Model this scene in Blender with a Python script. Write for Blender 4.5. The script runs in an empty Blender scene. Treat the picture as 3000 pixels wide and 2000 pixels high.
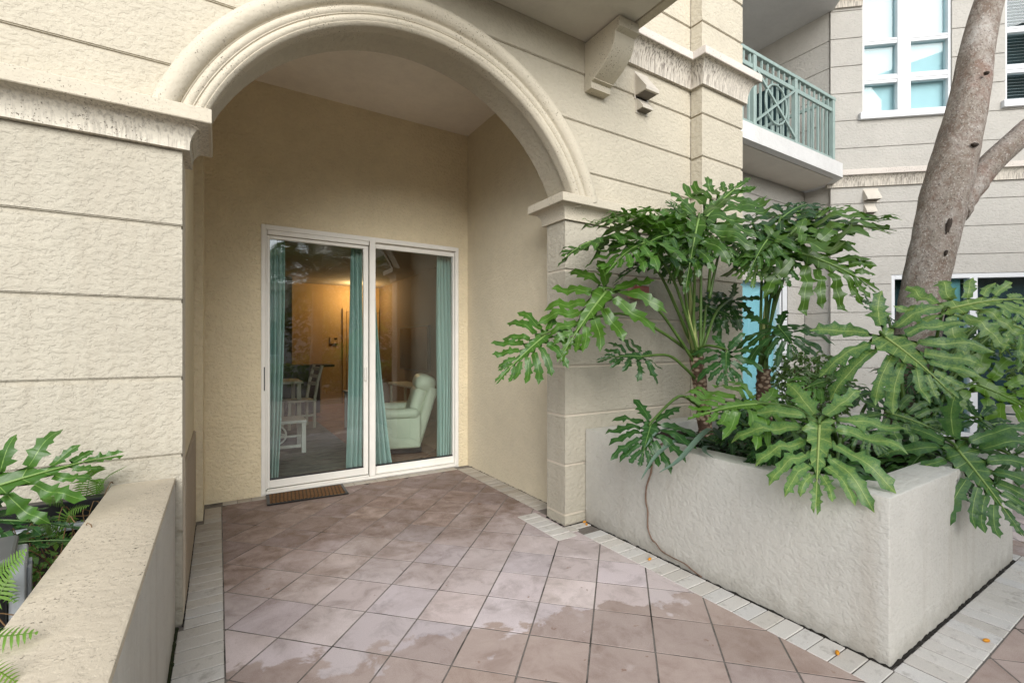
import bpy, bmesh, math, random
from mathutils import Vector, Matrix
R = math.radians
random.seed(7)
scene = bpy.context.scene
COL = scene.collection

# ------------------------------------------------------------------ camera, sky, sun, exposure
cam_data = bpy.data.cameras.new('camera')
cam = bpy.data.objects.new('camera', cam_data)
COL.objects.link(cam)
YAW = math.atan(860 / 1372)
cam.location = (0, 0, 1.33)
cam.rotation_euler = (R(90), 0, -YAW)
cam_data.sensor_width = 36
cam_data.lens = 36 * 1372 / 3000
cam_data.shift_y = 0.004
cam_data.clip_start = 0.05
cam_data.clip_end = 500
scene.camera = cam

SUN_EL, SUN_AZ = R(27), R(-160)          # azimuth measured from +Y towards +X: the sun stands behind the camera, to the left
world = bpy.data.worlds.new('World')
scene.world = world
world.use_nodes = True
wn = world.node_tree
wn.nodes.clear()
w_out = wn.nodes.new('ShaderNodeOutputWorld')
w_bg = wn.nodes.new('ShaderNodeBackground')
w_sky = wn.nodes.new('ShaderNodeTexSky')
w_sky.sky_type = 'NISHITA'
w_sky.sun_disc = False
w_sky.sun_elevation = SUN_EL
w_sky.sun_rotation = SUN_AZ
w_sky.air_density = 1.0
w_sky.dust_density = 0.4
w_sky.ozone_density = 1.0
w_hs = wn.nodes.new('ShaderNodeHueSaturation')
w_hs.inputs['Saturation'].default_value = 0.30
w_bg.inputs['Strength'].default_value = 0.15
wn.links.new(w_sky.outputs[0], w_hs.inputs['Color'])
wn.links.new(w_hs.outputs[0], w_bg.inputs['Color'])
wn.links.new(w_bg.outputs[0], w_out.inputs['Surface'])

sun_data = bpy.data.lights.new('sun', 'SUN')
sun_data.energy = 1.9
sun_data.angle = R(45)
sun_data.color = (1.0, 0.965, 0.92)
sun = bpy.data.objects.new('sun', sun_data)
COL.objects.link(sun)
sd = Vector((math.sin(SUN_AZ) * math.cos(SUN_EL), math.cos(SUN_AZ) * math.cos(SUN_EL), math.sin(SUN_EL)))
sun.rotation_euler = sd.to_track_quat('Z', 'Y').to_euler()
sun.location = sd * 30

scene.view_settings.view_transform = 'Standard'
scene.view_settings.look = 'None'
scene.view_settings.gamma = 1
scene.view_settings.use_curve_mapping = False
scene.view_settings.exposure = 1.1
scene.render.engine = 'CYCLES'
scene.cycles.max_bounces = 10
scene.cycles.diffuse_bounces = 6
scene.cycles.transparent_max_bounces = 16
scene.cycles.use_denoising = True

# ------------------------------------------------------------------ helpers
def link(o, parent=None):
    COL.objects.link(o)
    if parent is not None:
        o.parent = parent
    return o
def mk(name, bm, mat, parent=None, smooth=False, angle=None):
    me = bpy.data.meshes.new(name)
    bm.normal_update()
    bm.to_mesh(me)
    bm.free()
    if mat is not None:
        me.materials.append(mat)
    if smooth:
        me.polygons.foreach_set('use_smooth', [True] * len(me.polygons))
        if angle:
            me.set_sharp_from_angle(angle=R(angle))
    o = bpy.data.objects.new(name, me)
    return link(o, parent)
def empty(name, loc=(0, 0, 0), rz=0):
    o = bpy.data.objects.new(name, None)
    o.location = loc
    o.rotation_euler = (0, 0, rz)
    o.empty_display_size = 0.1
    return link(o)
def tag(o, label, cat, group=None):
    o['label'] = label
    o['category'] = cat
    if group:
        o['group'] = group
    return o
def struct(o):
    o['kind'] = 'structure'
    return o
def BM():
    return bmesh.new()
def box(bm, x0, x1, y0, y1, z0, z1, bev=0.0, seg=1, M=None):
    r = bmesh.ops.create_cube(bm, size=1.0)
    vs = r['verts']
    for v in vs:
        v.co = Vector((x0 + (v.co.x + .5) * (x1 - x0), y0 + (v.co.y + .5) * (y1 - y0), z0 + (v.co.z + .5) * (z1 - z0)))
    if bev > 0:
        es = list({e for v in vs for e in v.link_edges})
        rr = bmesh.ops.bevel(bm, geom=es, offset=bev, segments=seg, affect='EDGES', profile=0.5)
        vs = list({v for f in rr['faces'] for v in f.verts} | {v for v in vs if v.is_valid})
    if M is not None:
        for v in vs:
            v.co = M @ v.co
    return vs
def boxo(name, x0, x1, y0, y1, z0, z1, mat, parent=None, bev=0.0, seg=1, M=None, smooth=False):
    bm = BM()
    box(bm, x0, x1, y0, y1, z0, z1, bev, seg, M)
    return mk(name, bm, mat, parent, smooth, 40 if smooth else None)
def tube(bm, pts, rad, n=8, cap=True, squash=None):
    pts = [Vector(p) for p in pts]
    if not isinstance(rad, (list, tuple)):
        rad = [rad] * len(pts)
    rings = []
    up = None
    for i, p in enumerate(pts):
        d = (pts[min(i + 1, len(pts) - 1)] - pts[max(i - 1, 0)]).normalized()
        if up is None:
            up = d.orthogonal().normalized()
        else:
            up = (up - d * up.dot(d))
            up = up.normalized() if up.length > 1e-6 else d.orthogonal().normalized()
        side = d.cross(up)
        ring = []
        for k in range(n):
            a = 2 * math.pi * k / n
            rr = rad[i] * (squash(i, a) if squash else 1)
            ring.append(bm.verts.new(p + (up * math.cos(a) + side * math.sin(a)) * rr))
        rings.append(ring)
    for a, b in zip(rings, rings[1:]):
        for k in range(n):
            bm.faces.new((a[k], a[(k + 1) % n], b[(k + 1) % n], b[k]))
    if cap:
        bm.faces.new(rings[0][::-1])
        bm.faces.new(rings[-1])
    return rings
def spline(pts, n):
    pts = [Vector(p) for p in pts]
    P = [pts[0] * 2 - pts[1]] + pts + [pts[-1] * 2 - pts[-2]]
    out = []
    for i in range(1, len(P) - 2):
        for k in range(n):
            t = k / n
            a, b, c, d = P[i - 1], P[i], P[i + 1], P[i + 2]
            out.append(0.5 * ((2 * b) + (c - a) * t + (2 * a - 5 * b + 4 * c - d) * t * t + (3 * b - a - 3 * c + d) * t ** 3))
    out.append(pts[-1])
    return out
def prism(bm, poly, axis, a0, a1, bev_axis=None, bev=0.0):
    """extrude a 2-D polygon along axis 'x','y' or 'z' from a0 to a1"""
    def co(p, a):
        if axis == 'y': return (p[0], a, p[1])
        if axis == 'x': return (a, p[0], p[1])
        return (p[0], p[1], a)
    v0 = [bm.verts.new(co(p, a0)) for p in poly]
    v1 = [bm.verts.new(co(p, a1)) for p in poly]
    n = len(poly)
    f0 = bm.faces.new(v0)
    f1 = bm.faces.new(v1)
    for i in range(n):
        bm.faces.new((v0[i], v0[(i + 1) % n], v1[(i + 1) % n], v1[i]))
    bmesh.ops.recalc_face_normals(bm, faces=bm.faces[:])
    return f0, f1
def sweep(bm, prof, path, closed_prof=True, cap=True):
    """prof: list of (outward offset, z); path: list of (x,y); the outward side is on the right of the path direction"""
    n = len(path)
    rings = []
    for i, p in enumerate(path):
        p = Vector(p)
        def nrm(a, b):
            d = (Vector(b) - Vector(a)).normalized()
            return Vector((d.y, -d.x))
        if i == 0: m = nrm(path[0], path[1])
        elif i == n - 1: m = nrm(path[-2], path[-1])
        else:
            n1, n2 = nrm(path[i - 1], path[i]), nrm(path[i], path[i + 1])
            m = (n1 + n2).normalized()
            m = m / max(0.2, m.dot(n1))
        rings.append([bm.verts.new((p.x + m.x * o, p.y + m.y * o, z)) for o, z in prof])
    k = len(prof)
    for a, b in zip(rings, rings[1:]):
        for j in range(k if closed_prof else k - 1):
            bm.faces.new((a[j], a[(j + 1) % k], b[(j + 1) % k], b[j]))
    if cap and closed_prof:
        bm.faces.new(rings[0])
        bm.faces.new(rings[-1][::-1])
    bmesh.ops.recalc_face_normals(bm, faces=bm.faces[:])
def circ(x, z, X=1.07, Z=1.97):
    return math.hypot(x - X, z - Z)

# ------------------------------------------------------------------ materials
class NT:
    def __init__(s, name):
        s.m = bpy.data.materials.new(name)
        s.m.use_nodes = True
        s.t = s.m.node_tree
        s.b = s.t.nodes['Principled BSDF']
        s.o = s.t.nodes['Material Output']
        s.b.inputs['Specular IOR Level'].default_value = 0.3
    def n(s, kind, **kw):
        nd = s.t.nodes.new(kind)
        for k, v in kw.items():
            if k in nd.inputs.keys(): nd.inputs[k].default_value = v
            else: setattr(nd, k, v)
        return nd
    def l(s, a, b):
        s.t.links.new(a, b)
    def pos(s, scale=(1, 1, 1), obj=False):
        if obj:
            g = s.n('ShaderNodeTexCoord').outputs['Object']
        else:
            g = s.n('ShaderNodeNewGeometry').outputs['Position']
        mp = s.n('ShaderNodeMapping')
        mp.inputs['Scale'].default_value = scale
        s.l(g, mp.inputs['Vector'])
        return mp.outputs[0]
    def noise(s, vec, scale, detail=4, rough=.55, dist=0.0):
        nd = s.n('ShaderNodeTexNoise', Scale=scale, Detail=detail, Roughness=rough, Distortion=dist)
        s.l(vec, nd.inputs['Vector'])
        return nd.outputs['Fac']
    def ramp(s, fac, stops):
        nd = s.n('ShaderNodeValToRGB')
        cr = nd.color_ramp
        while len(cr.elements) < len(stops): cr.elements.new(0.5)
        for e, (p, c) in zip(cr.elements, stops):
            e.position = p
            e.color = (c, c, c, 1) if isinstance(c, (int, float)) else (*c, 1)
        s.l(fac, nd.inputs[0])
        return nd.outputs[0]
    def mix(s, fac, a, b, mode='MIX'):
        nd = s.n('ShaderNodeMix', data_type='RGBA', blend_type=mode)
        for sock, v in ((nd.inputs[0], fac), (nd.inputs[6], a), (nd.inputs[7], b)):
            if isinstance(v, (int, float)): sock.default_value = v
            elif isinstance(v, tuple): sock.default_value = (*v, 1)
            else: s.l(v, sock)
        return nd.outputs[2]
    def math(s, op, a, b=0.0, c=None):
        nd = s.n('ShaderNodeMath', operation=op)
        for i, v in enumerate((a, b) if c is None else (a, b, c)):
            if isinstance(v, (int, float)): nd.inputs[i].default_value = v
            else: s.l(v, nd.inputs[i])
        return nd.outputs[0]
    def bump(s, h, strength=.5, dist=.01, prev=None):
        nd = s.n('ShaderNodeBump', Strength=strength, Distance=dist)
        s.l(h, nd.inputs['Height'])
        if prev is not None: s.l(prev, nd.inputs['Normal'])
        return nd.outputs[0]
    def fin(s, col=None, rough=None, nrm=None):
        if col is not None:
            if isinstance(col, tuple): s.b.inputs['Base Color'].default_value = (*col, 1)
            else: s.l(col, s.b.inputs['Base Color'])
        if rough is not None:
            if isinstance(rough, (int, float)): s.b.inputs['Roughness'].default_value = rough
            else: s.l(rough, s.b.inputs['Roughness'])
        if nrm is not None: s.l(nrm, s.b.inputs['Normal'])
        return s.m
def plain(name, col, rough=.5, metal=0, var=.12, vs=6, bump=0, bs=60):
    m = NT(name)
    v = m.pos(obj=False)
    f = m.noise(v, vs, 5)
    c = m.mix(m.ramp(f, [(.3, 1 - var), (.7, 1 + var)]), (0, 0, 0), col) if False else m.mix(1.0, col, m.ramp(f, [(.3, 1 - var), (.72, 1.0)]), 'MULTIPLY')
    m.b.inputs['Metallic'].default_value = metal
    nr = m.bump(m.noise(v, bs, 4), bump, .004) if bump else None
    return m.fin(c, rough, nr)

def stucco(name, col, scale=34, strength=.55, fine=False, stain=0.0, dirt=0.0, var=.1, runoff=0.0, splash=0.0):
    m = NT(name)
    v = m.pos()
    big = m.noise(v, 1.3, 4, .6)
    mid = m.noise(v, 9, 5, .6)
    c = m.mix(1.0, col, m.ramp(big, [(.32, 1 - var), (.66, 1.0)]), 'MULTIPLY')
    c = m.mix(1.0, c, m.ramp(mid, [(.3, .95), (.6, 1.0)]), 'MULTIPLY')
    # knockdown relief: torn plateaus over a fine sand
    vs_ = m.pos((1, 1, 1.3))
    lace = m.noise(vs_, scale * .62, 4, .55, .2)
    pl = m.ramp(lace, [(.40, 0.0), (.47, .6), (.53, .66), (.60, 1.0)])
    lace2 = m.noise(v, scale * 2.6, 4, .62, .2)
    h = m.math('ADD', pl, m.math('MULTIPLY', lace2, .35))
    sand = m.noise(v, 330, 2, .6)
    h = m.math('ADD', h, m.math('MULTIPLY', sand, .22))
    # hollows a little darker than the plateaus
    c = m.mix(1.0, c, m.ramp(pl, [(0, .975), (1, 1.0)]), 'MULTIPLY')
    if dirt:
        pits = m.noise(v, 105, 3, .7)
        sel = m.noise(v, 5, 3, .6)
        k = m.math('MULTIPLY', m.ramp(pits, [(.60, 0.0), (.65, 1.0)]), m.ramp(sel, [(.40, 0.0), (.58, 1.0)]))
        c = m.mix(m.math('MULTIPLY', k, dirt), c, (.07, .055, .04))
    if splash:
        sz = m.n('ShaderNodeSeparateXYZ'); m.l(v, sz.inputs[0])
        sk = m.math('SUBTRACT', m.math('MULTIPLY', m.noise(v, 12, 5, .65), .22), sz.outputs[2])
        c = m.mix(m.math('MULTIPLY', m.ramp(sk, [(.0, 0.0), (.10, 1.0)]), splash), c, (.16, .13, .095))
    if runoff:
        ro = m.noise(m.pos((7, 7, .35)), 1.0, 4, .6)
        c = m.mix(m.math('MULTIPLY', m.ramp(ro, [(.52, 0.0), (.72, 1.0)]), runoff), c, (.26, .20, .14))
    if stain:
        st = m.noise(m.pos((75, 75, 3.0)), 1.0, 3, .6)
        sel = m.noise(v, 2.2, 3)
        k = m.math('MULTIPLY', m.ramp(st, [(.46, 0.0), (.62, 1.0)]), m.ramp(sel, [(.3, .35), (.6, 1.0)]))
        c = m.mix(m.math('MULTIPLY', k, stain), c, (.075, .058, .05))
    nr = m.bump(h, strength, .006 if not fine else .003)
    return m.fin(c, .88, nr)

M_facade = stucco('cream_stucco', (.475, .438, .355), 50, .62, dirt=.2, runoff=.2)
M_upper = stucco('cream_stucco_fine', (.535, .485, .385), 50, .6, dirt=.15)
M_trim = stucco('cast_stone_trim', (.565, .51, .405), 60, .35, fine=True, dirt=.9)
M_trimstain = stucco('streaked_trim', (.60, .55, .47), 60, .35, fine=True, stain=.75, dirt=.5)
M_trimgrey = stucco('greyed_trim', (.64, .58, .52), 60, .35, fine=True, dirt=.9)
M_porch = stucco('tan_porch_stucco', (.80, .695, .485), 50, .9)
M_smooth = stucco('smooth_cream_plaster', (.64, .575, .475), 60, .22, fine=True)
M_ceil = stucco('porch_ceiling_plaster', (.82, .76, .67), 60, .15, fine=True)
M_soffit = stucco('balcony_soffit_plaster', (.64, .60, .53), 60, .15, fine=True)
M_wing = stucco('pale_wing_stucco', (.475, .452, .41), 48, .6, dirt=.1)
M_planter = stucco('grey_cream_stucco', (.595, .578, .525), 60, .45, dirt=.15, runoff=.22, splash=.35)
M_ledge = stucco('weathered_ledge', (.62, .545, .425), 60, .4, fine=True, dirt=1.0)
M_white = plain('white_frame_paint', (.68, .69, .70), .35, var=.06)
M_whitewarm = plain('off_white_frame', (.82, .80, .745), .4, var=.08)
M_green = plain('sage_green_metal', (.28, .365, .335), .4, var=.15)
M_dark = plain('dark_joint', (.025, .022, .018), .9, var=.4, vs=30)
M_soil = plain('dark_mulch', (.035, .025, .018), .95, var=.5, vs=40, bump=1.0, bs=50)
M_black = plain('black_plastic', (.018, .018, .019), .35, var=.3)
M_greyplastic = plain('grey_plastic', (.42, .44, .46), .45)
M_darksteel = plain('dark_steel', (.05, .05, .055), .4, .6)

def paver_mat():
    m = NT('mauve_paver')
    oi = m.n('ShaderNodeObjectInfo')
    v = m.pos()
    rnd = oi.outputs['Random']
    rnd2 = m.math('FRACT', m.math('MULTIPLY', rnd, 17.31))
    base = m.ramp(rnd, [(0, (.345, .275, .25)), (.25, (.41, .345, .325)), (.5, (.36, .31, .315)), (.75, (.43, .36, .325)), (1, (.36, .315, .315))])
    base = m.mix(1.0, base, m.ramp(rnd2, [(0, .80), (1, 1.24)]), 'MULTIPLY')
    va = m.n('ShaderNodeVectorMath', operation='MULTIPLY_ADD')
    cmb = m.n('ShaderNodeCombineXYZ'); m.l(rnd, cmb.inputs[0]); m.l(rnd2, cmb.inputs[1])
    m.l(cmb.outputs[0], va.inputs[0]); va.inputs[1].default_value = (9, 9, 0); m.l(v, va.inputs[2])
    vt_ = va.outputs[0]
    fine = m.noise(v, 260, 3, .7)
    c = m.mix(1.0, base, m.ramp(fine, [(.3, .80), (.7, 1.08)]), 'MULTIPLY')
    blot = m.noise(vt_, 6.5, 6, .66, .5)
    haze = m.noise(v, 2.4, 5, .65, .6)
    sp = m.n('ShaderNodeSeparateXYZ')
    m.l(v, sp.inputs[0])
    x, y = sp.outputs[0], sp.outputs[1]
    # open part bleached by lime; grime plus painted shade brown the porch part
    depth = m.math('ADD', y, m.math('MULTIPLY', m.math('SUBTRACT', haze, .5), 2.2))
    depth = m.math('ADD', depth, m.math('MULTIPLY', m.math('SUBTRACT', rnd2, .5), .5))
    bleach_shade = m.ramp(m.math('MULTIPLY', depth, .2), [(.42, 1.0), (.68, 0.0)])
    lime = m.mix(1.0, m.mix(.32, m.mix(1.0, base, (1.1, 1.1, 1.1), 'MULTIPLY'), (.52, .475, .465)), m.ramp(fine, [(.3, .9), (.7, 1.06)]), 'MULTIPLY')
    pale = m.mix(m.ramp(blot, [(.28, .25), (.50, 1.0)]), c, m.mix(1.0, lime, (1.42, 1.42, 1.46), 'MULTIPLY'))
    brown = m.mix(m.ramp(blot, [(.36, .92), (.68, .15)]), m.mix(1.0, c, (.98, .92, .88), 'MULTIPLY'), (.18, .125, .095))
    c2 = m.mix(bleach_shade, brown, pale)
    # damp stain near the front: ragged edge
    edge = m.noise(v, 3.2, 6, .62, .3)
    lim = m.math('ADD', m.math('MULTIPLY', x, -.31), 2.27)
    q = m.math('SUBTRACT', m.math('ADD', lim, m.math('MULTIPLY', m.math('SUBTRACT', edge, .52), 1.15)), y)
    isl = m.noise(v, 1.7, 4, .6)
    damp = m.ramp(m.math('ADD', q, .5), [(.485, 0.0), (.53, 1.0)])
    damp = m.math('MULTIPLY', damp, m.ramp(isl, [(.30, .15), (.38, 1.0)]))
    damp = m.math('MULTIPLY', damp, m.ramp(rnd2, [(0, .72), (1, 1.0)]))
    wet = m.mix(m.ramp(blot, [(.3, 0.0), (.7, 1.0)]), (.29, .20, .155), (.42, .325, .27))
    wet = m.mix(1.0, wet, m.ramp(rnd, [(0, .86), (1, 1.08)]), 'MULTIPLY')
    c3 = m.mix(m.math('MULTIPLY', damp, .85), c2, wet)
    grit = m.noise(v, 330, 2, .8)
    c3 = m.mix(m.math('MULTIPLY', m.ramp(grit, [(.58, 0.0), (.68, 1.0)]), .35), c3, (.62, .56, .51))
    c3 = m.mix(m.math('MULTIPLY', m.ramp(grit, [(.34, 1.0), (.42, 0.0)]), .35), c3, (.15, .10, .08))
    rust = m.noise(v, 11, 3, .6)
    c3 = m.mix(m.math('MULTIPLY', m.ramp(rust, [(.69, 0.0), (.73, 1.0)]), .65), c3, (.21, .10, .055))
    rough = m.math('SUBTRACT', .93, m.math('MULTIPLY', damp, .08))
    m.b.inputs['Specular IOR Level'].default_value = .15
    nr = m.bump(m.math('ADD', fine, m.math('MULTIPLY', blot, .6)), .35, .002)
    return m.fin(c3, rough, nr)
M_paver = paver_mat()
def brick_mat():
    m = NT('pale_border_brick')
    oi = m.n('ShaderNodeObjectInfo')
    v = m.pos()
    base = m.ramp(oi.outputs['Random'], [(0, (.44, .405, .36)), (.5, (.52, .485, .44)), (1, (.49, .47, .445))])
    haze = m.noise(v, 2.6, 5, .65, .6)
    fine = m.noise(v, 210, 3, .7)
    blot = m.noise(v, 14, 5, .65)
    sp = m.n('ShaderNodeSeparateXYZ')
    m.l(v, sp.inputs[0])
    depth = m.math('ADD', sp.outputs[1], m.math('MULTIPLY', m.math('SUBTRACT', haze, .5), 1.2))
    front_pale = m.ramp(m.math('MULTIPLY', depth, .2), [(.5, 1.0), (.72, .0)])  # bricks paler at the front, darker towards the back wall
    c = m.mix(front_pale, m.mix(1.0, base, (.84, .81, .75), 'MULTIPLY'), m.mix(1.0, base, (1.30, 1.33, 1.36), 'MULTIPLY'))
    c = m.mix(1.0, c, m.ramp(fine, [(.3, .88), (.65, 1.03)]), 'MULTIPLY')
    c = m.mix(m.math('MULTIPLY', m.ramp(blot, [(.56, 0.0), (.7, 1.0)]), .45), c, (.20, .17, .14))
    rust = m.noise(m.pos((3, 9, 3)), 4, 3, .6)
    c = m.mix(m.math('MULTIPLY', m.ramp(rust, [(.71, 0.0), (.75, 1.0)]), .6), c, (.24, .10, .05))
    return m.fin(c, .85, m.bump(m.math('ADD', fine, blot), .35, .002))
M_brick = brick_mat()
def joint_mat():
    m = NT('sandy_joint')
    v = m.pos()
    f = m.noise(v, 4, 4, .6)
    g = m.noise(v, 60, 3, .7)
    c = m.mix(m.ramp(f, [(.50, 0.0), (.64, 1.0)]), (.20, .178, .158), (.045, .041, .033))
    c = m.mix(1.0, c, m.ramp(g, [(.3, .7), (.7, 1.1)]), 'MULTIPLY')
    return m.fin(c, .95, m.bump(g, .6, .003))
M_joint = joint_mat()
def glass_mat(name, tint, base=.07, rough=0.0):
    m = NT(name)
    m.t.nodes.remove(m.b)
    lw = m.n('ShaderNodeLayerWeight', Blend=.5)
    f5 = m.math('POWER', lw.outputs['Facing'], 5.0)
    fac = m.math('ADD', m.math('MULTIPLY', f5, 1 - base), base)
    tr = m.n('ShaderNodeBsdfTransparent')
    tr.inputs[0].default_value = (*tint, 1)
    gl = m.n('ShaderNodeBsdfGlossy', Roughness=rough)
    mx = m.n('ShaderNodeMixShader')
    m.l(fac, mx.inputs[0])
    m.l(tr.outputs[0], mx.inputs[1])
    m.l(gl.outputs[0], mx.inputs[2])
    m.l(mx.outputs[0], m.o.inputs['Surface'])
    return m.m
M_glass = glass_mat('door_glass', (.95, .98, .97), .11)
M_winglass = glass_mat('window_glass', (.90, .96, .97), .03)

# ------------------------------------------------------------------ ground: paving base with single pavers and border bricks
GP = .2784                                     # paver side
JT = .008
ground = struct(boxo('paved_ground', -40, 40, -40, 40, -.30, -.0016, M_joint))
def clip_poly(poly, n, d):
    out = []
    for i in range(len(poly)):
        a, b = poly[i], poly[(i + 1) % len(poly)]
        da, db = a[0] * n[0] + a[1] * n[1] - d, b[0] * n[0] + b[1] * n[1] - d
        if da <= 0: out.append(a)
        if (da < 0 < db) or (db < 0 < da):
            t = da / (da - db)
            out.append((a[0] + (b[0] - a[0]) * t, a[1] + (b[1] - a[1]) * t))
    return out
def slab_mesh(poly, z1=0.0, z0=-.03, bev=.0007):
    bm = BM()
    prism(bm, poly, 'z', z0, z1)
    es = [e for e in bm.edges if all(abs(v.co.z - z1) < 1e-6 for v in e.verts)]
    bmesh.ops.bevel(bm, geom=es, offset=bev, segments=1, affect='EDGES')
    return bm
hs = GP / 2 - JT / 2
q2 = hs * math.sqrt(2)
full_me = None
far_bm = BM()
def add_paver(cx, cy, cl, joined=False):
    global full_me
    poly = [(cx + q2, cy), (cx, cy + q2), (cx - q2, cy), (cx, cy - q2)]
    cut = poly
    for n, d in cl:
        cut = clip_poly(cut, n, d)
        if len(cut) < 3: return
    area = abs(sum(cut[i][0] * cut[(i + 1) % len(cut)][1] - cut[(i + 1) % len(cut)][0] * cut[i][1] for i in range(len(cut)))) / 2
    if area < .0009: return
    dz = random.uniform(-.0005, .0007)
    if joined:
        prism(far_bm, cut, 'z', -.03, dz)
        return
    if len(cut) == 4 and area > 4 * hs * hs * .999:
        if full_me is None:
            bm = slab_mesh([(q2, 0), (0, q2), (-q2, 0), (0, -q2)])
            full_me = bpy.data.meshes.new('paver')
            bm.to_mesh(full_me); bm.free()
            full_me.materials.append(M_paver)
        o = bpy.data.objects.new('paver', full_me)
        link(o, ground)
    else:
        bm = slab_mesh([(p[0] - cx, p[1] - cy) for p in cut])
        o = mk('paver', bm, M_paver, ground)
    o.location = (cx, cy, dz)
    o.rotation_euler = (random.uniform(-.002, .002), random.uniform(-.002, .002), random.uniform(-.006, .006))
S0, D0, P2 = 2.607, -.572, .3937
patio = [((-1, 0), -.026), ((0, 1), 4.575), ((1, 0), 2.178)]
front = [((0, 1), .612), ((-1, 0), -2.178)]
side = [((-1, 0), -4.31)]
for i in range(-30, 40):
    for j in range(-30, 40):
        s, d = S0 + P2 * (i + .5), D0 + P2 * (j + .5)
        cx, cy = (s + d) / 2, (s - d) / 2
        if -.2 < cx < 2.4 and .55 < cy < 4.8: add_paver(cx, cy, patio)
        if 2.0 < cx < 4.5 and -.2 < cy < .8: add_paver(cx, cy, front + [((1, 0), 4.30)])
        if 4.1 < cx < 7.8 and -1.0 < cy < 3.6: add_paver(cx, cy, side, joined=not (cx < 5.6 and cy < 1.3))
        if 2.178 < cx < 9 and -3 < cy < -.2: add_paver(cx, cy, [], joined=True)
        if -2.0 < cx < 2.3 and -3.0 < cy < .55: add_paver(cx, cy, [((1, 0), 2.178)], joined=True)
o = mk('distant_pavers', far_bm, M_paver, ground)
o['kind'] = 'stuff'

brick_cache = {}
def brick(x0, x1, y0, y1, top=.003):
    w, d = round(x1 - x0, 3), round(y1 - y0, 3)
    if (w, d) not in brick_cache:
        bm = BM()
        box(bm, -w / 2, w / 2, -d / 2, d / 2, -.035, 0, .0025)
        me = bpy.data.meshes.new('border_brick')
        bm.to_mesh(me); bm.free()
        me.materials.append(M_brick)
        brick_cache[(w, d)] = me
    o = bpy.data.objects.new('border_brick', brick_cache[(w, d)])
    link(o, ground)
    o.location = ((x0 + x1) / 2, (y0 + y1) / 2, top + random.uniform(-.0012, .0012))
    o.rotation_euler = (random.uniform(-.006, .006), random.uniform(-.006, .006), random.uniform(-.006, .006))
y = 1.55                                        # left border, along the pier and the low wall
while y < 4.55:
    d = .094
    brick(-.160 if y < 2.66 else (-.139 if y < 4.18 else -.092), .020, y, min(y + d - .008, 4.575))
    y += d
y = 3.10                                        # right border under the porch
while y < 4.55:
    brick(2.182, 2.345, y, min(y + .0865, 4.575)); y += .0935
y = 2.535                                       # wrapped round the pillar foot
while y < 3.05:
    brick(1.968, 2.135, y, y + .083); y += .088
brick(2.141, 2.20, 2.60, 2.70); brick(2.206, 2.34, 2.63, 2.70)
y = .62                                         # along the planter
while y < 2.52:
    brick(2.172, 2.338, y, y + .082); y += .0868
x = 2.345                                       # along the planter's end face
while x < 4.25:
    brick(x, x + .091, .618, .796); x += .098
y = .80
while y < 2.6:
    brick(4.185, 4.30, y, y + .083); y += .088
x = .03                                         # thin row along the porch back wall
while x < 2.17:
    brick(x, x + .104, 4.582, 4.668, .004); x += .1075

# ------------------------------------------------------------------ the facade with its arched porch
facade = empty('stucco_facade', (0, 2.71, 0))
tag(facade, 'cream stucco house front with arched porch opening and grooved courses', 'building')
def fpart(name, bm, mat, smooth=False, ang=None, sub=None):
    o = mk(name, bm, mat, sub or facade, smooth, ang)
    if sub is None:
        o.location = (0, -2.71, 0)
    return o
RA = 1.222                                      # arch radius, centre (1.07, 1.97)
def zc(x):
    q = RA * RA - (x - 1.07) ** 2
    return 1.97 + math.sqrt(q) if q > 0 else -9
def xc(z):
    q = RA * RA - (z - 1.97) ** 2
    return math.sqrt(q) if q > 0 else 0
def course_polys(z0, z1, xa, xb, arch=True):
    ztop = 1.97 + RA
    if not arch or z0 >= ztop:
        return [[(xa, z0), (xb, z0), (xb, z1), (xa, z1)]]
    n = 14
    if z1 < ztop:
        zs = [z0 + (z1 - z0) * i / n for i in range(n + 1)]
        return [[(xa, z0)] + [(1.07 - xc(z), z) for z in zs] + [(xa, z1)],
                [(1.07 + xc(z), z) for z in reversed(zs)] + [(xb, z0), (xb, z1)]]
    xs = [1.07 - xc(z0) + 2 * xc(z0) * i / 40 for i in range(41)]
    return [[(xa, z0)] + [(x, max(z0, zc(x))) for x in xs] + [(xb, z0), (xb, z1), (xa, z1)]]
def course(z0, z1, xa, xb, y0, y1, mat, arch=False, g=.009, bev=.005, name='stucco_course'):
    for poly in course_polys(z0 + g, z1 - g, xa, xb, arch):
        bm = BM()
        prism(bm, poly, 'y', y0, y1)
        es = [e for e in bm.edges if all(abs(v.co.y - y0) < 1e-6 for v in e.verts) and abs(e.verts[0].co.z - e.verts[1].co.z) < 1e-6
              and (abs(e.verts[0].co.z - z0 - g) < 1e-4 or abs(e.verts[0].co.z - z1 + g) < 1e-4)]
        if es and bev:
            bmesh.ops.bevel(bm, geom=es, offset=bev, segments=2, affect='EDGES')
        bmesh.ops.triangulate(bm, faces=[f for f in bm.faces if len(f.verts) > 4])
        fpart(name, bm, mat)
def core(z0, z1, xa, xb, y0, y1, mat, arch=False):
    for poly in course_polys(z0, z1, xa, xb, arch):
        bm = BM()
        prism(bm, poly, 'y', y0, y1)
        bmesh.ops.triangulate(bm, faces=[f for f in bm.faces if len(f.verts) > 4])
        fpart('wall_core', bm, mat)
ZL = [.0, .08, .445, .81, 1.175, 1.54, 1.888, 2.262]
GR = .012
# left pier
core(0, 2.30, -3.4, -.150, 2.71 + GR, 2.94, M_facade)
for a, b in zip(ZL, ZL[1:]):
    course(a, b, -3.4, -.145, 2.71, 2.77, M_facade)
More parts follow.
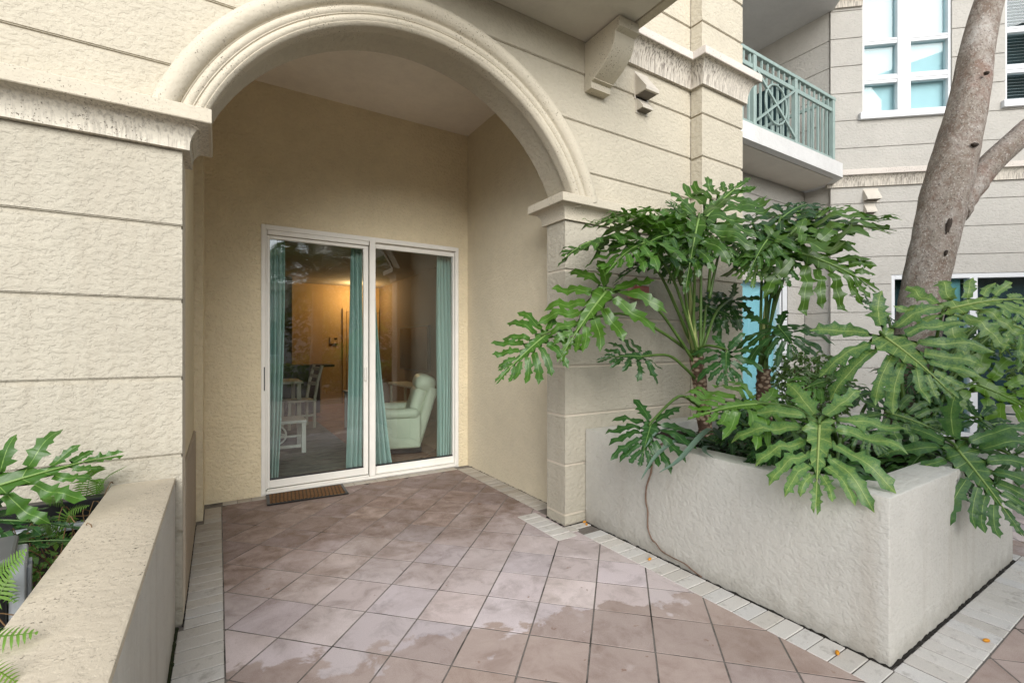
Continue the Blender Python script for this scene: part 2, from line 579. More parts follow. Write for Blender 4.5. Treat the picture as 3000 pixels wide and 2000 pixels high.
# right pillar and wall
core(0, 2.30, 2.165, 3.60, 2.71 + GR, 2.94, M_smooth)
for a, b in zip(ZL, ZL[1:]):
    course(a, b, 2.16, 3.60, 2.71, 2.93, M_facade if b < 2.3 else M_upper)
# above the caps
ZU = [2.30, 2.637, 3.0, 3.37, 3.73, 4.175, 4.54, 4.9, 5.27, 5.63, 6.0, 6.4]
core(2.30, 3.30, -3.4, 3.60, 2.71 + GR, 2.945, M_upper, True)
core(3.30, 6.4, -3.4, 3.60, 2.71 + GR, 2.945, M_upper)
for a, b in zip(ZU, ZU[1:]):
    if a < 3.1:
        course(a, b, -3.4, 3.60, 2.71, 2.93, M_upper, True)
    else:
        course(a, b, -3.4, 3.60, 2.71, 2.77, M_upper)
# pilaster at the right end
core(0, 6.4, 3.60, 4.178, 2.60, 3.3, M_upper)
ZP = [0, .08, .445, .81, 1.175, 1.54, 1.905, 2.27, 2.635, 2.985, 3.36, 3.73, 4.17, 4.53, 4.9, 5.27, 5.63, 6.0, 6.4]
for a, b in zip(ZP, ZP[1:]):
    course(a, b, 3.584, 4.19, 2.588, 2.70, M_upper)
    bm = BM(); box(bm, 4.12, 4.19, 2.702, 3.2, a + .007, b - .007, .004); fpart('stucco_course', bm, M_wing)
# arch moulding: roll, hollow and two small beads
prof = []
def arc(cr, cy, r, a0, a1, n):
    for i in range(n + 1):
        a = R(a0 + (a1 - a0) * i / n)
        prof.append((cr + r * math.cos(a), cy - r * math.sin(a)))
prof.append((1.412, 2.715))
prof.append((1.412, 2.665))
arc(1.360, 2.655, .052, 10, 165, 10)
prof.append((1.304, 2.629))
arc(1.282, 2.646, .021, 35, 145, 5)
prof.append((1.261, 2.632))
arc(1.240, 2.650, .020, 35, 145, 5)
prof += [(1.221, 2.637), (1.208, 2.645), (1.204, 2.660), (1.204, 2.716)]
bm = BM()
rings = []
nseg = 96
aS = [math.asin(.40 / 1.3)]
for i in range(nseg + 1):
    a = math.asin(.40 / 1.3) + (math.pi - 2 * math.asin(.40 / 1.3)) * i / nseg
    rings.append([bm.verts.new((1.07 + r * math.cos(a), yy, 1.97 + r * math.sin(a))) for r, yy in prof])
for a, b in zip(rings, rings[1:]):
    for j in range(len(prof) - 1):
        bm.faces.new((a[j], b[j], b[j + 1], a[j + 1]))
bmesh.ops.recalc_face_normals(bm, faces=bm.faces[:])
fpart('arch_moulding', bm, M_trim, True, 50)
# caps (cornice with cove) over the pier and the pillar
def fascia(pr, z1, zf):
    return [(-.02, zf), (pr - .004, zf), (pr, zf + .004), (pr, z1 - .004), (pr - .004, z1), (-.02, z1)]
def cove_only(pr, z0, zf, n=7, base=.03):
    p = [(-.02, z0), (base, z0), (base, z0 + .018)]
    for i in range(n + 1):
        a = math.pi / 2 * i / n
        p.append((base + (pr - .014 - base) * (1 - math.cos(a)), z0 + .018 + (zf - .001 - z0 - .018) * math.sin(a)))
    return p + [(-.02, zf - .001)]
def cove(pr, z0, z1, zf, n=7, base=.03):
    p = [(-.02, z0), (base, z0), (base, z0 + .018)]
    for i in range(n + 1):
        a = math.pi / 2 * i / n
        p.append((base + (pr - .012 - base) * (1 - math.cos(a)), z0 + .018 + (zf - z0 - .018) * math.sin(a)))
    p += [(pr - .004, zf), (pr, zf + .004), (pr, z1 - .004), (pr - .004, z1), (-.02, z1)]
    return p
bm = BM()
CP = [(-3.4, 2.71), (-.145, 2.71), (-.145, 2.945), (-.30, 2.945)]
sweep(bm, cove_only(.118, 2.25, 2.362), CP)
fpart('cornice_cove', bm, stucco('pitted_cove', (.63, .585, .49), 60, .4, fine=True, stain=.4, dirt=1.0), True, 35)
bm = BM()
sweep(bm, fascia(.118, 2.43, 2.362), CP)
fpart('cornice_cap', bm, M_trim, True, 35)
bm = BM()
sweep(bm, cove(.10, 2.255, 2.42, 2.357, base=.02), [(2.35, 2.955), (2.16, 2.955), (2.16, 2.71), (3.583, 2.71)])
fpart('cornice_cap', bm, M_trim, True, 35)
# upper belt from the balcony to the pilaster
bm = BM()
BP = [(2.585, 2.71), (3.584, 2.71), (3.584, 2.588), (4.19, 2.588), (4.19, 3.1)]
sweep(bm, cove_only(.12, 3.60, 3.79), BP)
fpart('belt_cove', bm, M_trimstain, True, 35)
bm = BM()
sweep(bm, fascia(.12, 3.86, 3.79), BP)
fpart('belt_fascia', bm, M_trimgrey, True, 35)
# porch interior
bm = BM(); box(bm, -.45, -.158, 2.95, 4.27, 0, 3.66); fpart('porch_side_wall', bm, M_porch)
bm = BM(); box(bm, -.45, -.145, 2.775, 2.949, 0, 2.255); fpart('porch_pier_return', bm, M_smooth)
bm = BM(); box(bm, -.45, -.100, 4.262, 4.70, 0, 3.66); fpart('porch_side_wall', bm, M_porch)
bm = BM(); box(bm, -.45, -.142, 2.95, 4.20, 0, .70, .008); fpart('low_wainscot', bm, stucco('worn_brown_stucco', (.42, .345, .26), 46, .5, dirt=.3))
bm = BM(); box(bm, 2.35, 2.50, 2.96, 4.70, 0, 3.66); fpart('porch_side_wall', bm, stucco('porch_wall_right', (.70, .625, .47), 60, .5))
bm = BM(); box(bm, -.45, 2.50, 2.95, 4.88, 3.655, 3.80); fpart('porch_ceiling', bm, M_ceil)
DX0, DX1, DZ1, DY = .318, 2.243, 2.405, 4.68
bm = BM(); box(bm, -.40, DX0, DY, 4.88, 0, 3.66); fpart('porch_back_wall', bm, M_porch)
bm = BM(); box(bm, DX1, 2.50, DY, 4.88, 0, 3.66); fpart('porch_back_wall', bm, M_porch)
bm = BM(); box(bm, DX0, DX1, DY, 4.88, DZ1, 3.66); fpart('porch_back_wall', bm, M_porch)
bm = BM(); box(bm, DX0, DX1, DY + .005, 4.88, -.01, .012); fpart('door_sill', bm, M_whitewarm)
# dark gap of dirt at the wall feet
def dirt(path, w=.018, mat=M_dark, name='moss_gap'):
    bm = BM()
    pts = []
    for (a, b) in zip(path, path[1:]):
        n = max(2, int((Vector(b) - Vector(a)).length / .02))
        pts += [Vector(a).lerp(Vector(b), i / n) for i in range(n)]
    pts.append(Vector(path[-1]))
    tube(bm, [(p.x + random.uniform(-.003, .003), p.y + random.uniform(-.003, .003), -.002 + random.uniform(-.004, .003)) for p in pts],
         [w * random.uniform(.35, 1.0) for p in pts], 6)
    return bm
fpart('moss_gap', dirt([(2.155, 2.93), (2.155, 2.705), (2.35, 2.705)], .012), M_dark)
fpart('moss_gap', dirt([(2.35, 4.6), (2.35, 2.97)], .008), M_dark)
fpart('moss_gap', dirt([(-.143, 2.71), (-.143, 4.2)], .007), M_dark)

# balcony over the porch, with its bracket
balcony = empty('overhead_balcony', (1.1, 2.71, 3.62))
tag(balcony, 'smooth plastered balcony slab overhanging the arch, cut off by the picture top', 'balcony')
def bpart(name, bm, mat, smooth=False, ang=None):
    o = mk(name, bm, mat, balcony, smooth, ang)
    o.location = (-1.1, -2.71, -3.62)
    return o
bm = BM(); box(bm, .35, 2.50, 1.85, 2.708, 3.62, 3.86, .004); bpart('slab', bm, M_soffit)
bm = BM(); box(bm, 2.512, 2.585, 1.85, 2.708, 3.616, 3.90, .006); bpart('edge_beam', bm, M_trim)
bm = BM(); box(bm, 2.49, 2.53, 1.86, 2.708, 3.632, 3.84); bpart('drip_groove', bm, M_soffit)
bm = BM()
pp = [(2.709, 3.612), (2.345, 3.612), (2.345, 3.545), (2.372, 3.533)]
for i in range(13):
    t = i / 12
    # S-shaped front: convex above, hollow below
    yy = 2.385 + .218 * (t ** 1.9)
    zz = 3.528 - .225 * (t ** .78)
    pp.append((yy, zz))
pp += [(2.600, 3.296), (2.632, 3.290), (2.632, 3.243), (2.709, 3.243)]
prism(bm, pp, 'x', 2.345, 2.54)
es = [e for e in bm.edges if abs(e.verts[0].co.x - e.verts[1].co.x) < 1e-6]
bmesh.ops.bevel(bm, geom=es, offset=.004, segments=1, affect='EDGES')
bmesh.ops.triangulate(bm, faces=[f for f in bm.faces if len(f.verts) > 4])
bracket = bpart('bracket', bm, M_trim)

# ------------------------------------------------------------------ far wing with balcony, windows and vents
WC = Vector((7.75, 3.4, 0)); WA = R(-41)
wing = empty('side_wing', WC, WA)
tag(wing, 'pale grooved stucco wing behind the tree with white windows', 'building')
ZW = [0, .18, .59, 1.0, 1.41, 1.82, 2.23, 2.64, 3.043, 3.431, 3.80, 4.256, 4.667, 5.075, 5.481, 5.891, 6.30, 6.9]
# in the wing's own frame: x along the wall to the right, y inwards, z up
w1 = (.433, 1.600, 4.762, 6.62)      # upper window
w2 = (2.27, 3.45, 4.80, 6.62)
gw = (.817, 4.2, 0.02, 2.37)         # ground-floor glazing
holes = [w1, w2, gw]
def wing_pieces(z0, z1):
    xs = [(0.0, 6.5)]
    for hx0, hx1, hz0, hz1 in holes:
        if z1 <= hz0 + .001 or z0 >= hz1 - .001: continue
        nx = []
        for a, b in xs:
            if hx1 <= a or hx0 >= b: nx.append((a, b)); continue
            if hx0 > a: nx.append((a, hx0))
            if hx1 < b: nx.append((hx1, b))
        xs = nx
    return xs
cuts = sorted(set(ZW + [w1[2], w1[3], w2[2], w2[3], gw[2], gw[3]]))
for a, b in zip(cuts, cuts[1:]):
    if b - a < .03: continue
    ga = .007 if a in ZW else 0.0
    gb = .007 if b in ZW else 0.0
    for xa, xb in wing_pieces(a, b):
        bm = BM(); box(bm, xa, xb, 0, .10, a + ga, b - gb); mk('stucco_course', bm, M_wing, wing)
        bm = BM(); box(bm, xa + (.004 if xa else 0), xb - .004, .012, .30, a - .001, b + .001); mk('wall_core', bm, M_wing, wing)
bm = BM(); sweep(bm, cove_only(.10, 3.675, 3.83), [(-.06, 0), (6.5, 0)]); mk('belt_cove', bm, M_trimstain, wing, True, 35)
bm = BM(); sweep(bm, fascia(.10, 3.91, 3.83), [(-.06, 0), (6.5, 0)]); mk('belt_fascia', bm, M_trimgrey, wing, True, 35)
bm = BM(); sweep(bm, cove_only(.10, 6.34, 6.5), [(-.06, 0), (.42, 0)]); mk('belt_cove', bm, M_trimstain, wing, True, 35)
bm = BM(); sweep(bm, fascia(.10, 6.6, 6.5), [(-.06, 0), (.42, 0)]); mk('belt_fascia', bm, M_trimgrey, wing, True, 35)
M_shade = plain('pale_aqua_shade', (.52, .66, .68), .8, var=.05)
M_blueglass = plain('aqua_blind', (.33, .60, .65), .7, var=.08)
M_tealroom = plain('dark_teal_room', (.012, .035, .04), .8)
def sash_window(x0, x1, z0, z1, blinds=False):
    w = empty('sash_window')
    w.parent = wing
    def b(nm, *a, m=M_white, par=w, bev=.004): return boxo(nm, *a, m, par, bev)
    fw = .035
    mid0, mid1 = x0 + (x1 - x0) * .405, x0 + (x1 - x0) * .555
    b('frame', x0, x0 + fw, .02, .12, z0, z1); b('frame', x1 - fw, x1, .02, .12, z0, z1)
    b('frame', x0 + fw, x1 - fw, .02, .12, z0, z0 + .03); b('frame', x0 + fw, x1 - fw, .02, .12, z1 - fw, z1)
    b('mullion', mid0, mid1, .015, .11, z0 + .03, z1 - fw)
    b('sill', x0 - .055, x1 + .055, -.055, .10, z0 - .105, z0 - .004)
    r = [(5.775, 5.86), (5.20, 5.325)]
    for (p, q) in ((x0 + fw, mid0), (mid1, x1 - fw)):
        for (a, c) in r:
            b('glazing_bar', p, q, .025, .10, a, c)
            b('bar_lip', p, q, .018, .028, a + .05, c - .03, bev=0)
        zz = [z0 + .03, r[1][0], r[1][1], r[0][0], r[0][1], z1 - fw]
        for k in range(0, 6, 2):
            b('pane', p, q, .075, .079, zz[k], zz[k + 1], m=M_winglass, bev=0)
    if blinds:
        z = z0 + .05
        while z < z1 - .05:
            bm = BM(); box(bm, x0 + .04, x1 - .04, -.012, .012, -.001, .001, M=Matrix.Translation((0, .15, z)) @ Matrix.Rotation(R(28), 4, 'X'))
            mk('blind_slat', bm, M_white, w); z += .045
        boxo('room_back', x0, x1, .30, .31, z0, z1, M_tealroom, w)
    else:
        boxo('roller_shade', x0 + .02, x1 - .02, .135, .14, z0, z1, M_shade, w)
    return w
sash_window(*w1)
sash_window(*w2, blinds=True)
# ground-floor sliding glazing of the wing
g = empty('sliding_glazing'); g.parent = wing
x0, x1, z0, z1 = gw
boxo('frame', x0, x0 + .05, .01, .11, z0, z1, M_white, g, .004)
boxo('frame', x0 + .05, x1, .01, .11, z1 - .07, z1, M_white, g, .004)
boxo('frame', x0 + .05, x1, .01, .11, z0, z0 + .06, M_white, g, .004)
boxo('frame', 1.83, 1.93, .005, .12, z0 + .06, z1 - .07, M_white, g, .004)
boxo('frame', 3.05, 3.15, .005, .12, z0 + .06, z1 - .07, M_white, g, .004)
for a, c in ((x0 + .05, 1.83), (1.93, 3.05), (3.15, x1)):
    boxo('pane', a, c, .06, .065, z0 + .06, z1 - .07, M_winglass, g)
boxo('curtain_edge', 1.68, 1.80, .14, .16, z0, z1 - .07, plain('teal_drape', (.16, .34, .34), .8), g)
boxo('room_back', x0, x1, .29, .30, z0, z1, M_tealroom, g)
def vent(parent, x, z, w, h, d, base_y=0.0, name='hooded_vent'):
    bm = BM()
    yb = base_y
    prism(bm, [(yb - .002, z + h / 2), (yb - d, z - h * .28), (yb - d, z - h * .40), (yb - .002, z - h * .40)], 'x', x - w / 2, x + w / 2)
    o = mk(name, bm, M_ventm, parent)
    bm = BM(); box(bm, x - w / 2 - .006, x + w / 2 + .006, yb - .006, yb - .001, z - h / 2 - .008, z + h / 2 + .008)
    mk('back_plate', bm, M_ventm, o)
    bm = BM(); box(bm, x - w / 2 + .01, x + w / 2 - .01, yb - d * .8, yb - .008, z - h * .40 - .006, z - h * .40 - .001)
    mk('dark_opening', bm, M_ventdark, o)
    return o
M_ventdark = plain('vent_opening', (.16, .14, .115), .8)
M_ventm = plain('painted_vent_metal', (.60, .55, .47), .5, var=.15)
vent(wing, .535, 3.54, .19, .19, .11)
vent(wing, .52, 3.34, .14, .15, .08)
# recessed wall between pilaster and wing
rec = empty('recessed_wall', (6, 3.79, 0))
tag(rec, 'shaded recessed stucco wall under the green balcony', 'wall')
def rp(name, bm, mat, par=rec, **k):
    o = mk(name, bm, mat, par, **k)
    if par is rec: o.location = (-6, -3.79, 0)
    return o
ZR = [0, .18, .59, 1.0, 1.41, 1.82, 2.23, 2.64, 3.05, 3.46, 3.73]
RD = (5.2, 7.31, .02, 2.37)
for a, b in zip(ZR, ZR[1:]):
    for xa, xb in (((4.0, RD[0]), (RD[1], 7.79)) if b < 2.38 else ((4.0, 7.79),)):
        bm = BM(); box(bm, xa, xb, 3.79, 3.95, a + .007, b - .007); rp('stucco_course', bm, M_wing)
    bm = BM(); box(bm, 7.79, 7.95, 3.42, 3.78, a + .007, b - .007); rp('stucco_course', bm, M_wing)
    bm = BM(); box(bm, 7.802, 7.95, 3.43, 3.80, a, b); rp('wall_core', bm, M_wing)
bm = BM(); box(bm, 4.0, RD[0], 3.802, 4.0, 0, 3.73); rp('wall_core', bm, M_wing)
bm = BM(); box(bm, RD[1], 7.8, 3.802, 4.0, 0, 3.73); rp('wall_core', bm, M_wing)
bm = BM(); box(bm, RD[0], RD[1], 3.802, 4.0, 2.372, 3.73); rp('wall_core', bm, M_wing)
for a, b in zip(ZR[6:], ZR[7:]):
    pass
sl = empty('sliding_door'); sl.parent = rec; sl.location = (-6, -3.79, 0)
boxo('frame', 7.10, 7.305, 3.80, 3.90, .02, 2.37, M_white, sl, .004)
boxo('frame', 5.2, 7.10, 3.80, 3.90, 2.28, 2.37, M_white, sl, .004)
boxo('track_line', 7.145, 7.165, 3.795, 3.81, .05, 2.3, M_darksteel, sl)
boxo('frame', 5.2, 7.10, 3.80, 3.90, .02, .10, M_white, sl, .004)
boxo('pane', 5.2, 7.10, 3.85, 3.855, .10, 2.28, M_winglass, sl)
boxo('aqua_blind', 5.2, 7.12, 3.90, 3.91, .05, 2.3, M_blueglass, sl)
# side wall of the upper loggia
ZQ = [3.93, 4.256, 4.667, 5.075, 5.481, 5.891, 6.33]
for a, b in zip(ZQ, ZQ[1:]):
    bm = BM(); box(bm, 7.76, 7.92, 3.43, 5.6, a + .007, b - .007); rp('stucco_course', bm, M_wing)
    bm = BM(); box(bm, 4.0, 7.75, 5.4, 5.6, a + .007, b - .007); rp('stucco_course', bm, M_wing)
bm = BM(); box(bm, 7.772, 7.94, 3.44, 5.6, 3.93, 6.33); rp('wall_core', bm, M_wing)
bm = BM(); box(bm, 6.9, 7.45, 5.36, 5.395, 3.95, 6.0); rp('dark_doorway', bm, M_tealroom)
bm = BM(); box(bm, 7.752, 7.758, 4.0, 4.55, 3.95, 5.6); rp('dark_doorway', bm, M_tealroom)
v = vent(rec, 0, 0, .17, .16, .12)
v.rotation_euler = (0, 0, R(90)); v.location = (7.785 - 6, 3.66 - 3.79, 3.36)
v.rotation_euler = (0, 0, 0); v.location = (7.60 - 6, -.004, 3.34)

# green-railed balcony
gb = empty('railed_balcony', (6, 3.3, 3.73))
tag(gb, 'white balcony slab with sage green metal railing and ringed cross panel', 'balcony')
def gp(name, bm, mat, **k):
    o = mk(name, bm, mat, gb, **k); o.location = (-6, -3.3, -3.73); return o
M_slab = stucco('white_slab_edge', (.64, .63, .61), 60, .3, fine=True, dirt=.4)
bm = BM(); prism(bm, [(4.19, 3.16), (7.56, 3.16), (7.80, 3.40), (7.80, 5.62), (4.19, 5.62)], 'z', 3.73, 3.93); gp('slab', bm, M_slab)
bm = BM(); prism(bm, [(4.30, 3.26), (7.50, 3.26), (7.66, 3.42), (7.66, 3.78), (4.30, 3.78)], 'z', 3.722, 3.7295); gp('soffit_panel', bm, M_soffit)
bm = BM(); prism(bm, [(4.19, 3.16), (7.56, 3.16), (7.80, 3.40), (7.80, 5.62), (4.19, 5.62)], 'z', 6.325, 6.55); gp('upper_slab', bm, M_slab)
RY = 3.25
def rb(name, x0, x1, y0, y1, z0, z1): 
    bm = BM(); box(bm, x0, x1, y0, y1, z0, z1, .004); return gp(name, bm, M_green)
rb('top_rail', 4.19, 7.50, RY - .03, RY + .03, 4.83, 4.875)
rb('upper_rail', 4.19, 7.46, RY - .015, RY + .015, 4.665, 4.72)
rb('bottom_rail', 4.19, 7.46, RY - .015, RY + .015, 3.985, 4.02)
posts = [5.48, 6.43, 7.45]
for x in posts: rb('post', x - .03, x + .03, RY - .028, RY + .028, 3.93, 4.83)
x = 4.25
bal = BM(); box(bal, -.011, .011, -.011, .011, 4.021, 4.664); bm2 = bal
me = bpy.data.meshes.new('baluster'); bal.to_mesh(me); bal.free(); me.materials.append(M_green)
bal = BM(); box(bal, -.011, .011, -.011, .011, 4.721, 4.829)
me2 = bpy.data.meshes.new('short_baluster'); bal.to_mesh(me2); bal.free(); me2.materials.append(M_green)
while x < 7.4:
    if all(abs(x - p) > .05 for p in posts):
        for m_, nm in ((me, 'baluster'), (me2, 'short_baluster')):
            o = bpy.data.objects.new(nm, m_); link(o, gb); o.location = (x - 6, RY - 3.3 + (.014 if nm == 'baluster' else 0), -3.73)
    x += .128
cx, cz = 5.955, 4.36
bm = BM()
tor = [(cx + .245 * math.cos(a), RY - .018, cz + .245 * math.sin(a)) for a in [2 * math.pi * i / 40 for i in range(41)]]
tube(bm, tor, .013, 6, False); gp('ring', bm, M_green, smooth=True)
for s in (-1, 1):
    bm = BM(); tube(bm, [(5.51, RY - .02, cz - s * .31), (6.40, RY - .02, cz + s * .31)], .018, 4); gp('diagonal_bar', bm, M_green)
rb('post', 7.42, 7.48, 3.30, 3.34, 3.94, 4.80)
bm = BM(); box(bm, 7.44, 7.48, 3.30, 5.0, 4.83, 4.875); gp('side_rail', bm, M_green)
for i in range(7):
    rb('side_baluster', 7.45, 7.472, 3.42 + i * .11, 3.442 + i * .11, 3.935, 4.828)

vent(facade, 2.955, 3.455, .15, .21, .125)
vent(facade, 2.955, 3.30, .12, .12, .075)
# fire strobe on the wall
fa = empty('alarm_strobe', (2.87, 2.71, 1.775))
tag(fa, 'faded red alarm strobe box with white lens on the wall among leaves', 'alarm')
M_red = plain('faded_red', (.46, .13, .105), .45, var=.2, vs=30)
boxo('back_box', -.075, .065, -.045, -.001, -.065, .065, plain('pale_red', (.52, .30, .27), .5), fa, .006, 2)
boxo('red_body', -.045, .075, -.10, -.046, -.075, .03, M_red, fa, .008, 2)
boxo('lens', -.02, .07, -.108, -.047, .031, .072, plain('lens_white', (.75, .72, .62), .2), fa, .01, 2)

# ------------------------------------------------------------------ sliding patio door
door = empty('sliding_patio_door', (1.28, 4.68, 0))
tag(door, 'white framed two-panel sliding glass door at the back of the porch', 'door')
def dp(name, x0, x1, y0, y1, z0, z1, mat=M_whitewarm, bev=.003, par=None):
    o = boxo(name, x0, x1, y0, y1, z0, z1, mat, par or door, bev)
    if par is None: o.location = (-1.28, -4.68, 0)
    return o
Y0 = 4.672
dp('jamb', DX0 + .001, DX0 + .035, Y0, 4.80, .012, DZ1 - .001)
dp('jamb_track', DX0 + .036, DX0 + .048, Y0 + .012, 4.80, .05, DZ1 - .04)
dp('jamb', DX1 - .04, DX1 - .001, Y0 + .01, 4.80, .012, DZ1 - .001)
dp('head', DX0 + .035, DX1 - .04, Y0, 4.80, DZ1 - .045, DZ1 - .001)
dp('head_track', DX0 + .05, 1.262, Y0 + .006, Y0 + .03, DZ1 - .085, DZ1 - .046)
dp('threshold', DX0 + .035, DX1 - .04, Y0 - .012, 4.80, .013, .035)
dp('track_rail', DX0 + .05, 1.262, Y0 + .004, Y0 + .016, .036, .052)
def panel(xa, xb, y, za, zb, sl, sr, st, sb):
    p = empty('door_panel'); p.parent = door; p.location = (-1.28, -4.68, 0)
    dp('stile', xa, xa + sl, y, y + .04, za, zb, par=p); dp('stile', xb - sr, xb, y, y + .04, za, zb, par=p)
    dp('rail', xa + sl, xb - sr, y, y + .04, zb - st, zb, par=p); dp('rail', xa + sl, xb - sr, y, y + .04, za, za + sb, par=p)
    dp('glass_pane', xa + sl, xb - sr, y + .018, y + .024, za + sb, zb - st, M_glass, 0, p)
    dp('gasket', xa + sl, xb - sr, y + .008, y + .03, za + sb, za + sb + .012, M_darksteel, 0, p)
    return p
pL = panel(.368, 1.262, Y0 + .03, .053, DZ1 - .088, .022, .045, .03, .07)
pR = panel(1.275, DX1 - .042, Y0 + .045, .04, DZ1 - .047, .055, .012, .05, .075)
dp('meeting_stile', 1.268, 1.325, Y0 - .006, Y0 + .028, .036, DZ1 - .02, M_whitewarm, .004)
dp('pull_handle', 1.222, 1.242, Y0 + .008, Y0 + .03, .98, 1.12, M_whitewarm, .006)
dp('lock_slot', DX0 + .022, DX0 + .03, Y0 - .001, Y0 + .004, .93, 1.14, M_black, 0)

# doormat
def mat_mat():
    m = NT('coir_mat')
    v = m.pos((1, 1, 1), True)
    mp = m.n('ShaderNodeMapping'); mp.inputs['Rotation'].default_value = (0, 0, R(45)); mp.inputs['Scale'].default_value = (22, 22, 1)
    m.l(v, mp.inputs['Vector'])
    br = m.n('ShaderNodeTexBrick', Scale=1.0)
    br.inputs['Color1'].default_value = (.30, .15, .05, 1); br.inputs['Color2'].default_value = (.25, .12, .04, 1)
    br.inputs['Mortar'].default_value = (.025, .018, .012, 1); br.inputs['Mortar Size'].default_value = .1
    br.inputs['Brick Width'].default_value = .9; br.inputs['Row Height'].default_value = .5
    m.l(mp.outputs[0], br.inputs['Vector'])
    n = m.noise(v, 300, 2)
    c = m.mix(1.0, br.outputs['Color'], m.ramp(n, [(.3, .6), (.7, 1.15)]), 'MULTIPLY')
    return m.fin(c, .95, m.bump(n, .8, .004))
mt = empty('doormat', (.672, 4.50, .004), R(-3))
tag(mt, 'brown coir doormat with black border lying in front of the glass door', 'doormat')
boxo('coir_field', -.30, .30, -.135, .135, .001, .013, mat_mat(), mt)
for a in ((-.325, .325, -.16, -.134), (-.325, .325, .134, .16), (-.325, -.299, -.134, .134), (.299, .325, -.134, .134)):
    boxo('rubber_edge', a[0], a[1], a[2], a[3], 0, .010, M_black, mt, .003)

# ------------------------------------------------------------------ room behind the glass
room = empty('living_room', (1.3, 8, 0))
tag(room, 'warm tan living room shell seen through the glass door', 'room')
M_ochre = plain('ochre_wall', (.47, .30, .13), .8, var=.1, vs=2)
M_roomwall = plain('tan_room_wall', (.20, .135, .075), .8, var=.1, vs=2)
def rmp(name, *a, m=M_ochre):
    o = boxo(name, *a, m, room); o.location = (-1.3, -8, 0); return o
RX0, RX1, RYB = -1.6, 3.25, 11.15
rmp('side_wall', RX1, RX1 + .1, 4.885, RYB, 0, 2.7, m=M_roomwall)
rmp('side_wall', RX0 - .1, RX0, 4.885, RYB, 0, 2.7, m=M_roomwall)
rmp('back_wall', RX0, RX1, RYB, RYB + .1, 0, 2.7)
rmp('room_ceiling', RX0, RX1, 4.885, RYB, 2.7, 2.8, m=plain('room_ceiling', (.40, .33, .24), .9))
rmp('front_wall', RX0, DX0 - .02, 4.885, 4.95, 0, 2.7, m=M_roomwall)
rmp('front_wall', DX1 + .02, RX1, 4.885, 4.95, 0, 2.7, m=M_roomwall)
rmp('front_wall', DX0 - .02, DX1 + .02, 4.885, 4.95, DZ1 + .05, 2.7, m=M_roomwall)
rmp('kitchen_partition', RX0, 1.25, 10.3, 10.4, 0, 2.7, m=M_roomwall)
def tile_mat():
    m = NT('terracotta_tile')
    mp = m.n('ShaderNodeMapping'); mp.inputs['Rotation'].default_value = (0, 0, R(45)); mp.inputs['Scale'].default_value = (2.2, 2.2, 2.2)
    m.l(m.pos(), mp.inputs['Vector'])
    br = m.n('ShaderNodeTexBrick', Scale=1.0, offset=0.0)
    br.inputs['Color1'].default_value = (.36, .235, .165, 1); br.inputs['Color2'].default_value = (.30, .19, .13, 1)
    br.inputs['Mortar'].default_value = (.13, .09, .07, 1); br.inputs['Mortar Size'].default_value = .012
    br.inputs['Brick Width'].default_value = 1.0; br.inputs['Row Height'].default_value = 1.0
    m.l(mp.outputs[0], br.inputs['Vector'])
    return m.fin(br.outputs['Color'], .25)
rmp('room_floor', RX0, RX1, 4.885, RYB, -.01, .010, m=tile_mat())
rmp('baseboard', 1.2, 2.36, RYB - .02, RYB - .001, .011, .12, m=plain('wood_trim', (.55, .36, .16), .5))
def rug_mat():
    m = NT('mottled_rug')
    v = m.pos((1, 4.5, 1))
    n = m.noise(v, 3.2, 6, .7, .5)
    c = m.ramp(n, [(.3, (.045, .055, .05)), (.45, (.13, .155, .14)), (.55, (.21, .23, .20)), (.7, (.10, .125, .125))])
    return m.fin(c, .95)
rug = boxo('area_rug', -1.2, 1.44, 4.98, 8.7, .012, .022, rug_mat())
tag(rug, 'mottled grey green area rug on the room floor behind the left pane', 'rug')
# entrance door inside
ed = empty('entrance_door', (2.85, 11.14, 0))
tag(ed, 'ochre panelled entrance door at the far end of the room', 'door')
M_wood = plain('ochre_door_wood', (.50, .31, .12), .45, var=.1)
M_brass = plain('dark_brass', (.10, .08, .05), .35, .8)
boxo('leaf', -.36, .38, -.05, -.01, .02, 2.10, M_wood, ed, .004)
for x0, x1 in ((-.27, -.03), (.05, .29)):
    for z0, z1 in ((.22, .82), (.98, 1.88)):
        boxo('raised_panel', x0, x1, -.062, -.051, z0, z1, M_wood, ed, .005)
boxo('casing', -.45, -.37, -.055, -.005, .0, 2.19, M_wood, ed, .004)
boxo('casing', -.37, .38, -.055, -.005, 2.11, 2.19, M_wood, ed, .004)
boxo('lock_plate', -.33, -.26, -.065, -.051, .96, 1.12, M_brass, ed, .003)
bm = BM(); tube(bm, [(-.295, -.07, 1.0), (-.295, -.11, 1.0), (-.18, -.11, .995)], .012, 8); mk('lever_handle', bm, M_brass, ed)
th = empty('intercom_panel', (2.22, 11.149, 1.45)); tag(th, 'small square wall panel left of the entrance door', 'wall panel')
boxo('panel_body', -.09, .09, -.035, -.001, -.08, .08, M_ochre, th, .006); boxo('display', .0, .06, -.04, -.036, .02, .05, M_black, th)
